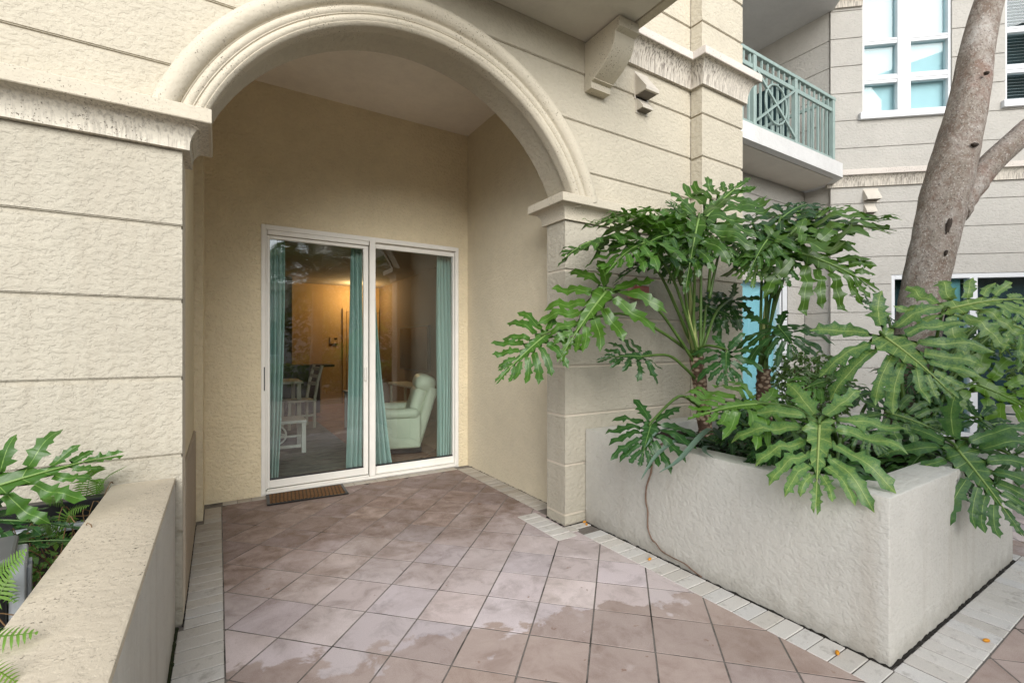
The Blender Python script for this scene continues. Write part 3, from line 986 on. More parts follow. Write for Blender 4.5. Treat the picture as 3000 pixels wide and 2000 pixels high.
# ceiling lamp that lights the hall
lamp = empty('ceiling_lamp', (2.585, 10.55, 2.7)); tag(lamp, 'small warm ceiling lamp lighting the hall by the entrance door', 'lamp')
M_glow = NT('warm_glow'); M_glow.b.inputs['Emission Color'].default_value = (1, .62, .25, 1); M_glow.b.inputs['Emission Strength'].default_value = 12
bm = BM(); bmesh.ops.create_cone(bm, cap_ends=True, segments=24, radius1=.06, radius2=.075, depth=.06, matrix=Matrix.Translation((0, 0, -.031))); mk('lamp_shade', bm, M_glow.m, lamp, True, 40)
ld = bpy.data.lights.new('lamp_light', 'POINT'); ld.energy = 20; ld.color = (1, .70, .38); ld.shadow_soft_size = .15
lo = bpy.data.objects.new('lamp_light', ld); link(lo, lamp); lo.location = (0, 0, -.25)
# curtains
def curtain_mat():
    m = NT('teal_curtain')
    v = m.pos((60, 60, 60))
    w = m.noise(v, 3.0, 2)
    c = m.mix(1.0, (.55, .76, .72), m.ramp(w, [(.3, .85), (.7, 1.0)]), 'MULTIPLY')
    tl = m.n('ShaderNodeBsdfTranslucent'); m.l(c, tl.inputs[0])
    mx = m.n('ShaderNodeMixShader'); mx.inputs[0].default_value = .35
    m.fin(c, .9)
    m.l(m.b.outputs[0], mx.inputs[1]); m.l(tl.outputs[0], mx.inputs[2]); m.l(mx.outputs[0], m.o.inputs['Surface'])
    return m.m
M_curt = curtain_mat()
def curtain(label, top, bot, folds, amp=.028, waist=None):
    """top/bot: (x0,x1) extents; sheet with folds, hung just behind the glass"""
    bm = BM(); nu, nv = folds * 8, 22
    ph = random.uniform(0, 6)
    rows = []
    for j in range(nv + 1):
        t = j / nv
        z = .03 + (2.33 - .03) * (1 - t)
        e = t ** 1.8
        x0 = top[0] + (bot[0] - top[0]) * e; x1 = top[1] + (bot[1] - top[1]) * e
        row = []
        for i in range(nu + 1):
            u = i / nu
            a = amp * (1 + .5 * t) * math.sin(u * folds * 2 * math.pi + ph + .9 * math.sin(3 * t + u * 4))
            row.append(bm.verts.new((x0 + (x1 - x0) * (u + .012 * math.sin(u * folds * 4 * math.pi + t * 3)), 4.875 + a + .02 * math.sin(t * 5 + u * 3), z)))
        rows.append(row)
    for a, b in zip(rows, rows[1:]):
        for i in range(nu):
            bm.faces.new((a[i], a[i + 1], b[i + 1], b[i]))
    o = mk('curtain', bm, M_curt, None, True)
    so = o.modifiers.new('s', 'SOLIDIFY'); so.thickness = .003
    tag(o, label, 'curtain', 'teal curtains behind the glass door')
curtain('teal curtain hanging at the far left edge of the left pane', (.375, .53), (.36, .47), 4)
curtain('narrow teal curtain at the right edge of the left pane', (1.13, 1.235), (1.07, 1.24), 3)
curtain('teal curtain flaring at its foot at the left edge of the right pane', (1.30, 1.36), (1.29, 1.56), 4)
curtain('teal curtain hanging at the right edge of the right pane', (2.06, 2.235), (2.05, 2.235), 5)

# recliner
rec_ch = empty('recliner_chair', (1.90, 5.78, .012), R(165)); rec_ch.scale = (.9, .9, .88)
tag(rec_ch, 'mint green leather recliner seen from behind through the right pane', 'armchair')
M_mint = plain('mint_leather', (.58, .64, .50), .42, var=.1, vs=5, bump=.3, bs=90)
def soft(name, x0, x1, y0, y1, z0, z1, b, M=None, par=rec_ch):
    bm = BM(); box(bm, x0, x1, y0, y1, z0, z1, b, 4, M); return mk(name, bm, M_mint, par, True)
# x forward, y sideways
soft('side_panel', -.30, .42, -.42, -.30, .10, .56, .04); soft('side_panel', -.30, .42, .30, .42, .10, .56, .04)
soft('armrest', -.28, .46, -.45, -.27, .50, .64, .065); soft('armrest', -.28, .46, .27, .45, .50, .64, .065)
soft('seat', -.25, .46, -.29, .29, .22, .48, .07); soft('footrest', .43, .50, -.28, .28, .12, .44, .03)
TB = Matrix.Translation((-.22, 0, .36)) @ Matrix.Rotation(R(-17), 4, 'Y')
soft('back_shell', -.16, -.02, -.33, .33, -.22, .60, .05, TB)
soft('back_cushion', -.04, .14, -.30, .30, .06, .56, .08, TB)
soft('headrest', -.12, .16, -.31, .31, .50, .74, .10, TB)
boxo('base_frame', -.32, .35, -.30, .30, .015, .09, M_black, rec_ch, .01)
# television
tv = empty('television', (3.235, 8.65, 1.28)); tag(tv, 'black flat television on the side wall behind the right pane', 'television')
boxo('bezel', -.06, -.012, -.77, .77, -.43, .42, M_black, tv, .006); boxo('screen', -.064, -.0605, -.74, .74, -.40, .39, plain('tv_screen', (.006, .006, .007), .12), tv)
boxo('wall_mount', -.011, .014, -.2, .2, -.2, .2, M_darksteel, tv)
# shelf below the television
M_pale = plain('pale_painted_wood', (.62, .60, .46), .45)
def table(name, label, loc, rz, w, d, h, mat, leg=.04, shelf=True):
    t = empty(name, loc, rz); tag(t, label, 'table')
    boxo('table_top', -w / 2, w / 2, -d / 2, d / 2, h - .035, h, mat, t, .005)
    for sx in (-1, 1):
        for sy in (-1, 1):
            x, y = sx * (w / 2 - leg), sy * (d / 2 - leg)
            boxo('leg', x - leg / 2, x + leg / 2, y - leg / 2, y + leg / 2, 0, h - .036, mat, t, .003)
    if shelf: boxo('shelf', -w / 2 + leg * 1.6, w / 2 - leg * 1.6, -d / 2 + .01, d / 2 - .01, h * .35, h * .35 + .03, mat, t, .003)
    return t
table('console_table', 'pale green open console table below the television', (2.95, 8.3, .011), R(90), 1.2, .36, .62, M_pale)
table('plant_stand', 'small pale stand under the potted plant behind the right pane', (1.93, 7.7, .011), 0, .45, .35, .60, M_white)
pot = empty('potted_plant', (1.93, 7.7, .612)); tag(pot, 'spiky potted plant in a white pot behind the right pane', 'plant')
bm = BM(); bmesh.ops.create_cone(bm, cap_ends=True, segments=20, radius1=.09, radius2=.12, depth=.22, matrix=Matrix.Translation((0, 0, .11))); mk('flower_pot', bm, M_white, pot, True, 40)
M_leafdark = plain('dark_leaf', (.03, .07, .02), .5)
for i in range(14):
    a = i * 2.4; bm = BM(); r = .16 + .05 * math.sin(i * 3)
    pts = [(0, 0, .20), (r * .35 * math.cos(a), r * .35 * math.sin(a), .33), (r * math.cos(a), r * math.sin(a), .38 + .06 * math.cos(i))]
    tube(bm, pts, [.012, .016, .002], 4); mk('leaf', bm, M_leafdark, pot)
# fretwork side table
ft = empty('fretwork_side_table', (.58, 6.22, .022)); tag(ft, 'white low side table with ringed fretwork side behind the left pane', 'table')
def fr(nm, *a): boxo(nm, *a, plain_white, ft, .003)
plain_white = plain('white_lacquer', (.70, .72, .66), .4)
fr('table_top', -.34, .34, -.02, .40, .365, .40)
for x in (-.32, .28):
    fr('leg', x, x + .05, -.02, .03, 0, .364); fr('leg', x, x + .05, .36, .40, 0, .364)
fr('rail', -.268, .278, -.01, .02, .07, .105); fr('rail', -.268, .278, -.01, .02, .20, .22)
bm = BM(); tube(bm, [(.0 + .11 * math.cos(a), .005, .235 + .11 * math.sin(a)) for a in [i * math.pi / 12 for i in range(25)]], .012, 6, False); mk('fretwork_ring', bm, plain_white, ft, True)
for sx in (-1, 1):
    for sz in (-1, 1):
        bm = BM(); tube(bm, [(sx * (.11 - .11 * math.sin(a)), .005, .235 + sz * (.11 - .11 * math.cos(a))) for a in [i * math.pi / 16 for i in range(9)]], .009, 6); mk('fretwork_arc', bm, plain_white, ft, True)
# dining table and chair, kitchen counter
table('dining_table', 'pale wooden dining table behind the left curtain', (.75, 8.5, .011), 0, .8, .8, .75, M_pale, .06, False)
ch = empty('dining_chair', (1.08, 8.15, .011), R(10)); tag(ch, 'pale wooden dining chair beside the kitchen counter', 'chair')
boxo('seat', -.22, .22, -.2, .2, .43, .46, M_pale, ch, .006)
for sy in (-1, 1):
    boxo('leg', -.21, -.17, sy * .18 - .02, sy * .18 + .02, 0, .429, M_pale, ch)
    bm = BM(); tube(bm, [(.19, sy * .18, 0), (.19, sy * .18, .45), (.24, sy * .18, .75), (.31, sy * .18, 1.0)], .026, 4); mk('back_post', bm, M_pale, ch)
boxo('stretcher', -.17, .17, -.2, -.17, .2, .23, M_pale, ch)
for z in (.68, .80, .92):
    boxo('back_slat', .21 + (z - .68) * .28, .235 + (z - .68) * .28, -.16, .16, z, z + .05, M_pale, ch)
kc = empty('kitchen_counter', (.6, 9.95, .011)); tag(kc, 'dark brown kitchen counter with black top in the room', 'counter')
M_esp = plain('espresso_wood', (.05, .038, .028), .5)
boxo('base', -1.2, 1.1, -.1, .3, 0, .90, M_esp, kc); boxo('counter_top', -1.2, 1.34, -.28, .33, .901, .945, M_black, kc, .005); boxo('end_trim', 1.101, 1.125, -.1, .3, 0, .9, M_wood, kc)
bq = empty('table_bouquet', (.72, 9.9, .957)); tag(bq, 'bouquet of red and green on the kitchen counter', 'plant')
bm = BM(); bmesh.ops.create_cone(bm, cap_ends=True, segments=16, radius1=.06, radius2=.08, depth=.14, matrix=Matrix.Translation((0, 0, .07))); mk('vase', bm, M_black, bq, True, 40)
for i in range(40):
    bm = BM(); a = random.uniform(0, 6.3); r = random.uniform(0, .2); p = Vector((r * math.cos(a), r * math.sin(a), .2 + random.uniform(-.05, .14)))
    bmesh.ops.create_icosphere(bm, subdivisions=1, radius=random.uniform(.02, .04), matrix=Matrix.Translation(p))
    mk('leaf' if i % 5 else 'flower', bm, M_leafdark if i % 5 else M_red, bq)
pf = empty('framed_picture', (.86, 10.298, 1.55)); tag(pf, 'dark framed picture on the kitchen partition behind the left pane', 'picture')
boxo('frame', -.32, .24, -.03, -.001, -.5, .5, M_black, pf, .004); boxo('canvas', -.27, .19, -.034, -.0305, -.45, .45, plain('dark_canvas', (.02, .025, .012), .6), pf)

# ------------------------------------------------------------------ planters
rp_ = empty('planter_box', (3.26, 1.76, 0)); tag(rp_, 'large pale stucco planter box holding the big philodendrons', 'planter')
PX0, PX1, PY0, PY1, PZ = 2.35, 4.17, .81, 2.705, .70
def wallbox(nm, x0, x1, y0, y1, z0, z1, mat=M_planter, bev=.012, par=rp_, off=(3.26, 1.76)):
    bm = BM(); box(bm, x0, x1, y0, y1, z0, z1, bev, 3)
    o = mk(nm, bm, mat, par, True, 40); o.location = (-off[0], -off[1], 0); return o
def planter_frame(par, off, X0, X1, Y0_, Y1_, Z, t, mat):
    """hollow box as one mesh with bevelled rim"""
    bm = BM()
    o_ = [(X0, Y0_), (X1, Y0_), (X1, Y1_), (X0, Y1_)]; i_ = [(X0 + t, Y0_ + t), (X1 - t, Y0_ + t), (X1 - t, Y1_ - t), (X0 + t, Y1_ - t)]
    vb = [bm.verts.new((x, y, -.02)) for x, y in o_]; vt = [bm.verts.new((x, y, Z)) for x, y in o_]
    it = [bm.verts.new((x, y, Z)) for x, y in i_]; ib = [bm.verts.new((x, y, .3)) for x, y in i_]
    for k in range(4):
        j = (k + 1) % 4
        bm.faces.new((vb[k], vb[j], vt[j], vt[k])); bm.faces.new((vt[k], vt[j], it[j], it[k])); bm.faces.new((it[k], it[j], ib[j], ib[k]))
    bmesh.ops.recalc_face_normals(bm, faces=bm.faces[:])
    es = [e for e in bm.edges if len(e.link_faces) == 2 and (all(v.co.z > Z - .001 for v in e.verts) and (set(e.verts) <= set(vt) or set(e.verts) <= set(it)) or (e.verts[0] in vb) != (e.verts[1] in vb))]
    bmesh.ops.bevel(bm, geom=es, offset=.007, segments=2, affect='EDGES', profile=.5)
    o = mk('planter_wall', bm, mat, par, True, 45); o.location = (-off[0], -off[1], 0)
    return o
planter_frame(rp_, (3.26, 1.76), PX0, PX1, PY0, PY1, PZ, .17, M_planter)
def soil(par, off, x0, x1, y0, y1, z):
    bm = BM()
    bmesh.ops.create_grid(bm, x_segments=40, y_segments=40, size=.5)
    for v in bm.verts:
        v.co = Vector((x0 + (v.co.x + .5) * (x1 - x0), y0 + (v.co.y + .5) * (y1 - y0), z + random.uniform(-.018, .018) + .03 * math.sin(v.co.x * 9) * math.cos(v.co.y * 7)))
    o = mk('mulch', bm, M_soil, par); o.location = (-off[0], -off[1], 0); o['kind'] = 'stuff'
soil(rp_, (3.26, 1.76), 2.5, 4.02, .96, 2.56, .61)
d_ = mk('moss_gap', dirt([(2.346, 2.70), (2.346, .806), (4.17, .806)], .012), M_dark, rp_); d_.location = (-3.26, -1.76, 0)
lp_ = empty('low_planter_wall', (-.28, 2, 0)); tag(lp_, 'low stucco planter wall with weathered flat ledge at the lower left', 'planter')
bm = BM(); box(bm, -.40, -.172, -1.2, 2.708, -.02, .69, .012, 3); o = mk('planter_wall', bm, M_planter, lp_, True, 40); o.location = (.28, -2, 0)
bm = BM(); box(bm, -.402, -.170, -1.2, 2.706, .69, .712, .008, 2); o = mk('ledge', bm, M_ledge, lp_, True, 40); o.location = (.28, -2, 0)
soil(lp_, (-.28, 2), -3.2, -.40, -1.2, 2.70, .50)
o = mk('black_liner', (lambda b: (box(b, -1.3, -.41, 2.60, 2.66, .45, .69, .004), b)[1])(BM()), M_black, lp_); o.location = (.28, -2, 0)
o = mk('liner_lip', (lambda b: (box(b, -1.3, -.45, 2.56, 2.60, .58, .605, .004), b)[1])(BM()), M_greyplastic, lp_); o.location = (.28, -2, 0)
d_ = mk('moss_gap', dirt([(-.168, 1.4), (-.168, 2.70)], .014), plain('moss', (.03, .04, .012), .95, var=.5, vs=60), lp_); d_.location = (.28, -2, 0)
# electrical box standing in the low planter
eb = empty('electrical_box', (-.60, 1.86, .50), R(12)); tag(eb, 'black outdoor electrical box with grey hinged cover in the left planter', 'electrical box')
boxo('body', -.16, .10, -.10, .10, -.03, .24, M_black, eb, .012, 3, smooth=True)
boxo('lid', -.17, .115, -.11, .11, .241, .262, plain('grey_black_lid', (.10, .10, .105), .4), eb, .008, 2)
boxo('cover', .101, .135, -.085, .095, .0, .235, M_greyplastic, eb, .008, 2, smooth=True)
boxo('cover_rib', .136, .144, -.03, .0, .02, .2, M_greyplastic, eb, .002); boxo('cover_rib', .136, .144, .03, .06, .02, .2, M_greyplastic, eb, .002)
# far planter and slatted patio seats behind the big planter
fp = empty('far_planter', (6.3, .75, 0)); tag(fp, 'beige stucco planter at the right picture edge behind the leaves', 'planter')
planter_frame(fp, (6.3, .75), 5.75, 7.6, .1, 1.18, .62, .15, M_planter)
soil(fp, (6.3, .75), 5.88, 7.46, .23, 1.05, .54)
M_slat = plain('whitewashed_slat', (.55, .54, .51), .7, var=.3, vs=25)
def patio_seat(label, loc, rz):
    t = empty('slatted_patio_seat', loc, rz); tag(t, label, 'patio seat', 'slatted patio seats')
    for i in range(6): boxo('seat_slat', -.3, .3, -.27 + i * .09, -.19 + i * .09, .40, .42, M_slat, t, .003)
    for i in range(6):
        bm = BM(); box(bm, -.3, .3, -.01, .01, 0, .062, .003, 1, Matrix.Translation((0, .29 + i * .02, .46 + i * .075)) @ Matrix.Rotation(R(-15), 4, 'X')); mk('back_slat', bm, M_slat, t)
    for s in (-1, 1):
        bm = BM(); tube(bm, [(s * .31, -.28, 0), (s * .31, .18, .41), (s * .31, .42, .94)], .016, 6); mk('leg', bm, M_darksteel, t)
        bm = BM(); tube(bm, [(s * .31, .34, 0), (s * .31, -.26, .41)], .016, 6); mk('leg', bm, M_darksteel, t)
patio_seat('whitewashed slatted seat half hidden behind the philodendron stems', (5.35, 2.45, 0), R(150))
patio_seat('slatted seat with dark legs behind the leaves at the right', (5.35, .95, 0), R(115))

# berries fallen on the paving
M_berry = plain('orange_berry', (.72, .30, .02), .35, var=.2, vs=60)
for (x, y, rz, lab) in ((2.256, .964, .4, 'orange palm berry on the pale brick by the planter corner'), (2.915, .649, -.5, 'orange palm berry on the brick strip right of the planter corner'),
                   (2.305, 2.64, 1.0, 'orange palm berry at the foot of the right pillar'), (2.262, 2.003, .2, 'orange palm berry on the brick strip halfway along the planter'), (2.325, 2.685, .1, 'brownish palm berry wedged between pillar and planter')):
    bm = BM(); bmesh.ops.create_uvsphere(bm, u_segments=14, v_segments=9, radius=1.0)
    for v in bm.verts: v.co = Vector((v.co.x * .0165, v.co.y * .0085, v.co.z * .008))
    o = mk('palm_berry', bm, M_berry, None, True); o.location = (x, y, .0115); o.rotation_euler = (0, 0, rz)
    tag(o, lab, 'berry', 'fallen palm berries')
# root hanging over the planter front
bm = BM()
vp = spline([(2.40, 2.0, .72), (2.338, 2.007, .694), (2.336, 2.043, .626), (2.336, 2.059, .522), (2.337, 2.097, .421), (2.337, 2.102, .327), (2.337, 2.086, .265), (2.337, 2.086, .164), (2.337, 2.054, .10), (2.337, 2.017, .084), (2.337, 1.976, .054), (2.337, 1.897, .044), (2.337, 1.803, .041), (2.336, 1.749, .024), (2.335, 1.688, .012)], 4)
tube(bm, vp, [.0058 - .0022 * i / len(vp) + random.uniform(-.0008, .0008) for i in range(len(vp))], 7)
vine = mk('aerial_root', bm, plain('brown_root', (.22, .14, .10), .7, var=.3, vs=40), None, True)
tag(vine, 'thin brown aerial root hanging down the planter front to the paving', 'root')

# ------------------------------------------------------------------ foliage
def leaf_mat(name, dark, mid, vein, mottle=0.0, mcol=(.25, .36, .06), rough=.34, vth=.94):
    m = NT(name)
    at = m.n('ShaderNodeAttribute', attribute_name='vein')
    oi = m.n('ShaderNodeObjectInfo')
    v = m.pos()
    n1 = m.noise(v, 9, 4, .6)
    c = m.mix(m.ramp(n1, [(.3, 0.0), (.7, 1.0)]), dark, mid)
    c = m.mix(m.ramp(oi.outputs['Random'], [(0, 0.0), (.6, .25), (1, .85)]), c, (mid[0] * 1.75, mid[1] * 1.3, mid[2] * 1.0))
    c = m.mix(1.0, c, m.ramp(m.math('FRACT', m.math('MULTIPLY', oi.outputs['Random'], 13.7)), [(0, .72), (1, 1.15)]), 'MULTIPLY')
    vv = at.outputs['Fac']
    if mottle:
        n2 = m.noise(m.pos((1, 1, 1)), 85, 4, .65, .6)
        k = m.math('ADD', m.math('MULTIPLY', vv, .33), m.math('MULTIPLY', m.math('SUBTRACT', n2, .5), 1.3))
        k = m.ramp(k, [(.05, 0.0), (.3, 1.0)])
        c = m.mix(m.math('MULTIPLY', k, mottle), c, mcol)
    ab = m.n('ShaderNodeAttribute', attribute_name='tip')
    n3 = m.noise(v, 22, 3, .6)
    tk = m.ramp(m.math('ADD', ab.outputs['Fac'], m.math('MULTIPLY', m.math('SUBTRACT', n3, .5), .5)), [(1.06, 0.0), (1.2, 1.0)])
    c = m.mix(m.math('MULTIPLY', tk, .7), c, (.34, .33, .06))
    c = m.mix(m.ramp(vv, [(vth, 0.0), (min(.99, vth + .05), 1.0)]), c, vein)
    tl = m.n('ShaderNodeBsdfTranslucent'); m.l(m.mix(1.0, c, (1.3, 1.5, .7), 'MULTIPLY'), tl.inputs[0])
    mx = m.n('ShaderNodeMixShader'); mx.inputs[0].default_value = .28
    m.b.inputs['Specular IOR Level'].default_value = .5
    rb_ = m.noise(v, 30, 3)
    nr = m.bump(m.math('ADD', m.math('MULTIPLY', vv, -.8), m.math('MULTIPLY', rb_, .5)), .5, .006)
    m.fin(c, rough, nr)
    m.l(m.b.outputs[0], mx.inputs[1]); m.l(tl.outputs[0], mx.inputs[2]); m.l(mx.outputs[0], m.o.inputs['Surface'])
    return m.m
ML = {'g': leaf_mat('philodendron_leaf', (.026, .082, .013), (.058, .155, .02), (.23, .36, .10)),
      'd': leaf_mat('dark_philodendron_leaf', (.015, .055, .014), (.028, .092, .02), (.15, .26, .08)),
      'v': leaf_mat('mottled_philodendron_leaf', (.04, .12, .04), (.075, .185, .055), (.38, .47, .16), .55, (.25, .36, .085), .42),
      'h': leaf_mat('half_mottled_leaf', (.04, .115, .038), (.065, .17, .045), (.30, .42, .13), .35, (.16, .27, .06), .4)}
M_pet = plain('petiole_green', (.085, .155, .032), .4, var=.35, vs=14)
M_scar = None
def philo_leaf(B, T, upw, camw, W, bulge, kind, parent, org, rng, crown=None, L_scale=1.0, sag=.30):
    B, T = Vector(B), Vector(T)
    L = (T - B).length
    yv = (T - B).normalized()
    tocam = (Vector((0, 0, 1.33)) - B).normalized()
    n0 = Vector((0, 0, 1)) * upw + tocam * camw
    nv = (n0 - yv * n0.dot(yv)).normalized()
    xv = yv.cross(nv)
    bm = BM()
    vl = bm.verts.layers.float.new('vein')
    tl_ = bm.verts.layers.float.new('tip')
    ph = rng.uniform(0, 6.28)
    def P(x, y, z=0.0):
        # bend the blade: midrib bulges, sides sag and ripple
        t = y / L
        b = bulge * L * 4 * max(-.4, min(1.3, t)) * (1 - max(-.4, min(1.3, t))) 
        r = abs(x)
        s = -sag * (r * r) / L + .16 * r * (1 - r / L)
        w = .030 * L * math.sin(r / L * 11 + t * 9 + ph) * min(1, r / (.15 * L)) + .022 * L * math.sin(x / L * 23 + t * 17 + ph * 2) * min(1, r / (.2 * L))
        return B + xv * x + yv * y + nv * (b + s + w + z)
    def V(p, val, z=0.0, tz=0.0):
        v = bm.verts.new(P(p[0], p[1], z + tz)); v[vl] = val; return v
    N = rng.choice([6, 7, 7, 8])
    fat = rng.uniform(1.2, 1.5)
    for sd in (-1, 1):
        att, tips, angs, lens = [], [], [], []
        for k in range(N):
            f = k / (N - 1)
            t = max(0, (k - 1.2)) / (N - 1.2) * .72
            ang = R(154 - 124 * f ** .50 + rng.uniform(-7, 7))
            ln = L * W * (.60 + .52 * math.sin(math.pi * min(1, (f * .72 + .18)))) * (1 - .34 * f ** 1.6) * rng.uniform(.86, 1.12)
            att.append(Vector((0, t * L))); angs.append(ang); lens.append(ln)
        # terminal half lobe runs along the midrib
        att.append(Vector((0, .68 * L))); angs.append(R(1)); lens.append(L * .36)
        ltilt = [rng.uniform(-.10, .14) for _ in range(N + 1)]
        def ctr(k, u):
            a = angs[k] - .16 * u * u * (1 if angs[k] > .5 else .3)
            d = Vector((sd * math.sin(a), math.cos(a)))
            return att[k] + d * lens[k] * u
        def perp(k, u):
            d = (ctr(k, min(1, u + .02)) - ctr(k, max(0, u - .02))).normalized()
            return Vector((-d.y, d.x)) * sd
        K = N + 1
        sinus, mids = [], []
        for k in range(K - 1):
            u = .13 + rng.uniform(-.03, .05)
            sinus.append((ctr(k, u) + ctr(k + 1, u)) * .5)
            mids.append((att[k] + att[k + 1]) * .5)
        us = [.0, .13, .23, .34, .42, .49, .525, .60, .68, .715, .80, .875, .91, 1.0]
        cap_ = [0, 0, .060, .062, .078, .118, .058, .066, .104, .050, .055, .068, .034, 0]
        gap_ = [0, 0, .78, .70, .70, .90, .58, .62, .84, .55, .55, .65, .45, 0]
        def half(k, kk, u, i):
            if 0 <= kk < K: d = (ctr(k, u) - ctr(kk, min(1, u * lens[k] / max(lens[kk], .02)))).length * .5 * gap_[i]
            else: d = 9
            return min(d, cap_[i] * lens[k] * fat + .003)
        sin_v = [V(s, 0.0) for s in sinus]
        mid_v = [V(s, 1.0) for s in mids]
        # closing points behind the first lobe
        for k in range(K):
            wob = rng.uniform(.85, 1.2)
            lobe = lens[k]
            hw = min(lobe, L * .55 * W + .02)
            tzs = [ltilt[k] * lens[k] * max(0, u - .16) for u in us]
            cen = [V(ctr(k, u), 1.0, -.008 * L * math.sin(math.pi * min(1, u * 1.1)), tzs[i]) for i, u in enumerate(us)]
            back, frnt = [], []
            for i, u in enumerate(us):
                if i == 0:
                    back.append(mid_v[k - 1] if k > 0 else cen[0]); frnt.append(mid_v[k] if k < K - 1 else cen[0])
                elif i == 1:
                    if k > 0: back.append(sin_v[k - 1])
                    else: back.append(V(ctr(0, u) + perp(0, u) * hw * .10, 0.0))
                    if k < K - 1: frnt.append(sin_v[k])
                    else: frnt.append(cen[1])
                elif i == len(us) - 1:
                    back.append(cen[i]); frnt.append(cen[i])
                else:
                    j1, j2 = half(k, k - 1, u, i) * rng.uniform(.72, 1.12), half(k, k + 1, u, i) * rng.uniform(.72, 1.12)
                    hh = 1.0
                    pb = perp(k, u)
                    fl = rng.uniform(-.012, .016) * L
                    back.append(V(ctr(k, u) + pb * hh * j1, 0.0, 0.0, tzs[i] + fl)); frnt.append(V(ctr(k, u) - pb * hh * j2, 0.0, 0.0, tzs[i] + rng.uniform(-.012, .016) * L) if k < K - 1 else cen[i])
            for i, u in enumerate(us):
                for vv in (back[i], cen[i], frnt[i]): vv[tl_] = u if i > 1 else 0.0
            for i in range(len(us) - 1):
                for e in (back, frnt):
                    q = []
                    for vv in (cen[i], cen[i + 1], e[i + 1], e[i]):
                        if vv not in q: q.append(vv)
                    if len(q) >= 3:
                        try: bm.faces.new(q)
                        except ValueError: pass
    bmesh.ops.recalc_face_normals(bm, faces=bm.faces[:])
    # midrib as a raised rib
    nr0 = len(bm.verts)
    bm.verts.ensure_lookup_table()
    rib = [P(0, L * t, .003) for t in [i / 10.2 for i in range(11)]]
    tube(bm, rib, [.0105 * (L / .45) * (1 - .85 * i / 10) * .62 for i in range(11)], 6)
    bm.verts.ensure_lookup_table()
    for v in bm.verts[nr0:]: v[vl] = 1.0
    o = mk('leaf', bm, ML[kind], parent, True)
    o.location = -Vector(org)
    if crown is not None:
        C = Vector(crown) + Vector((rng.uniform(-.035, .035), rng.uniform(-.035, .035), rng.uniform(-.10, .03)))
        d = B - C
        mid = C + d * .55 + Vector((0, 0, .16 * d.length)) 
        pts = spline([C, C + d * .25 + Vector((0, 0, .10 * d.length)), mid, B - yv * .02 + nv * .004 - Vector((0, 0, 0)), B + yv * .05 * L], 5)
        bm = BM()
        n = len(pts)
        tube(bm, pts, [.0125 - .006 * i / n for i in range(n)], 7)
        mk('petiole', bm, M_pet, o, True)
    return o
def scar_mat():
    m = NT('leaf_scar_trunk')
    v = m.pos((1, 1, 1))
    vo = m.n('ShaderNodeTexVoronoi', Scale=26.0, feature='F1'); m.l(m.pos((1, 1, 1.5)), vo.inputs['Vector'])
    c = m.ramp(vo.outputs['Distance'], [(.25, (.42, .33, .24)), (.42, (.30, .20, .14)), (.55, (.10, .06, .04))])
    n = m.noise(v, 60, 4)
    c = m.mix(1.0, c, m.ramp(n, [(.3, .7), (.7, 1.1)]), 'MULTIPLY')
    return m.fin(c, .85, m.bump(vo.outputs['Distance'], -.8, .012))
M_scar = scar_mat()
def trunk_part(parent, org, pts, r0, r1):
    bm = BM(); p = spline(pts, 8); n = len(p)
    tube(bm, p, [(r0 + (r1 - r0) * i / n) * (1 + .10 * math.sin(i * 2.1)) for i in range(n)], 12)
    o = mk('trunk', bm, M_scar, parent, True); o.location = -Vector(org)
def sheath(parent, org, C, pts_list):
    for top, w in pts_list:
        bm = BM(); C_ = Vector(C); T_ = Vector(top)
        tube(bm, spline([C_, C_.lerp(T_, .5) + Vector((0, .01, 0)), T_], 5), [w * q for q in (1, 1.05, 1.1, 1.05, 1, .9, .75, .6, .4, .2, .05)], 6)
        o = mk('leaf_sheath', bm, plain('pale_sheath', (.38, .42, .16), .5, var=.3, vs=20), parent, True); o.location = -Vector(org)

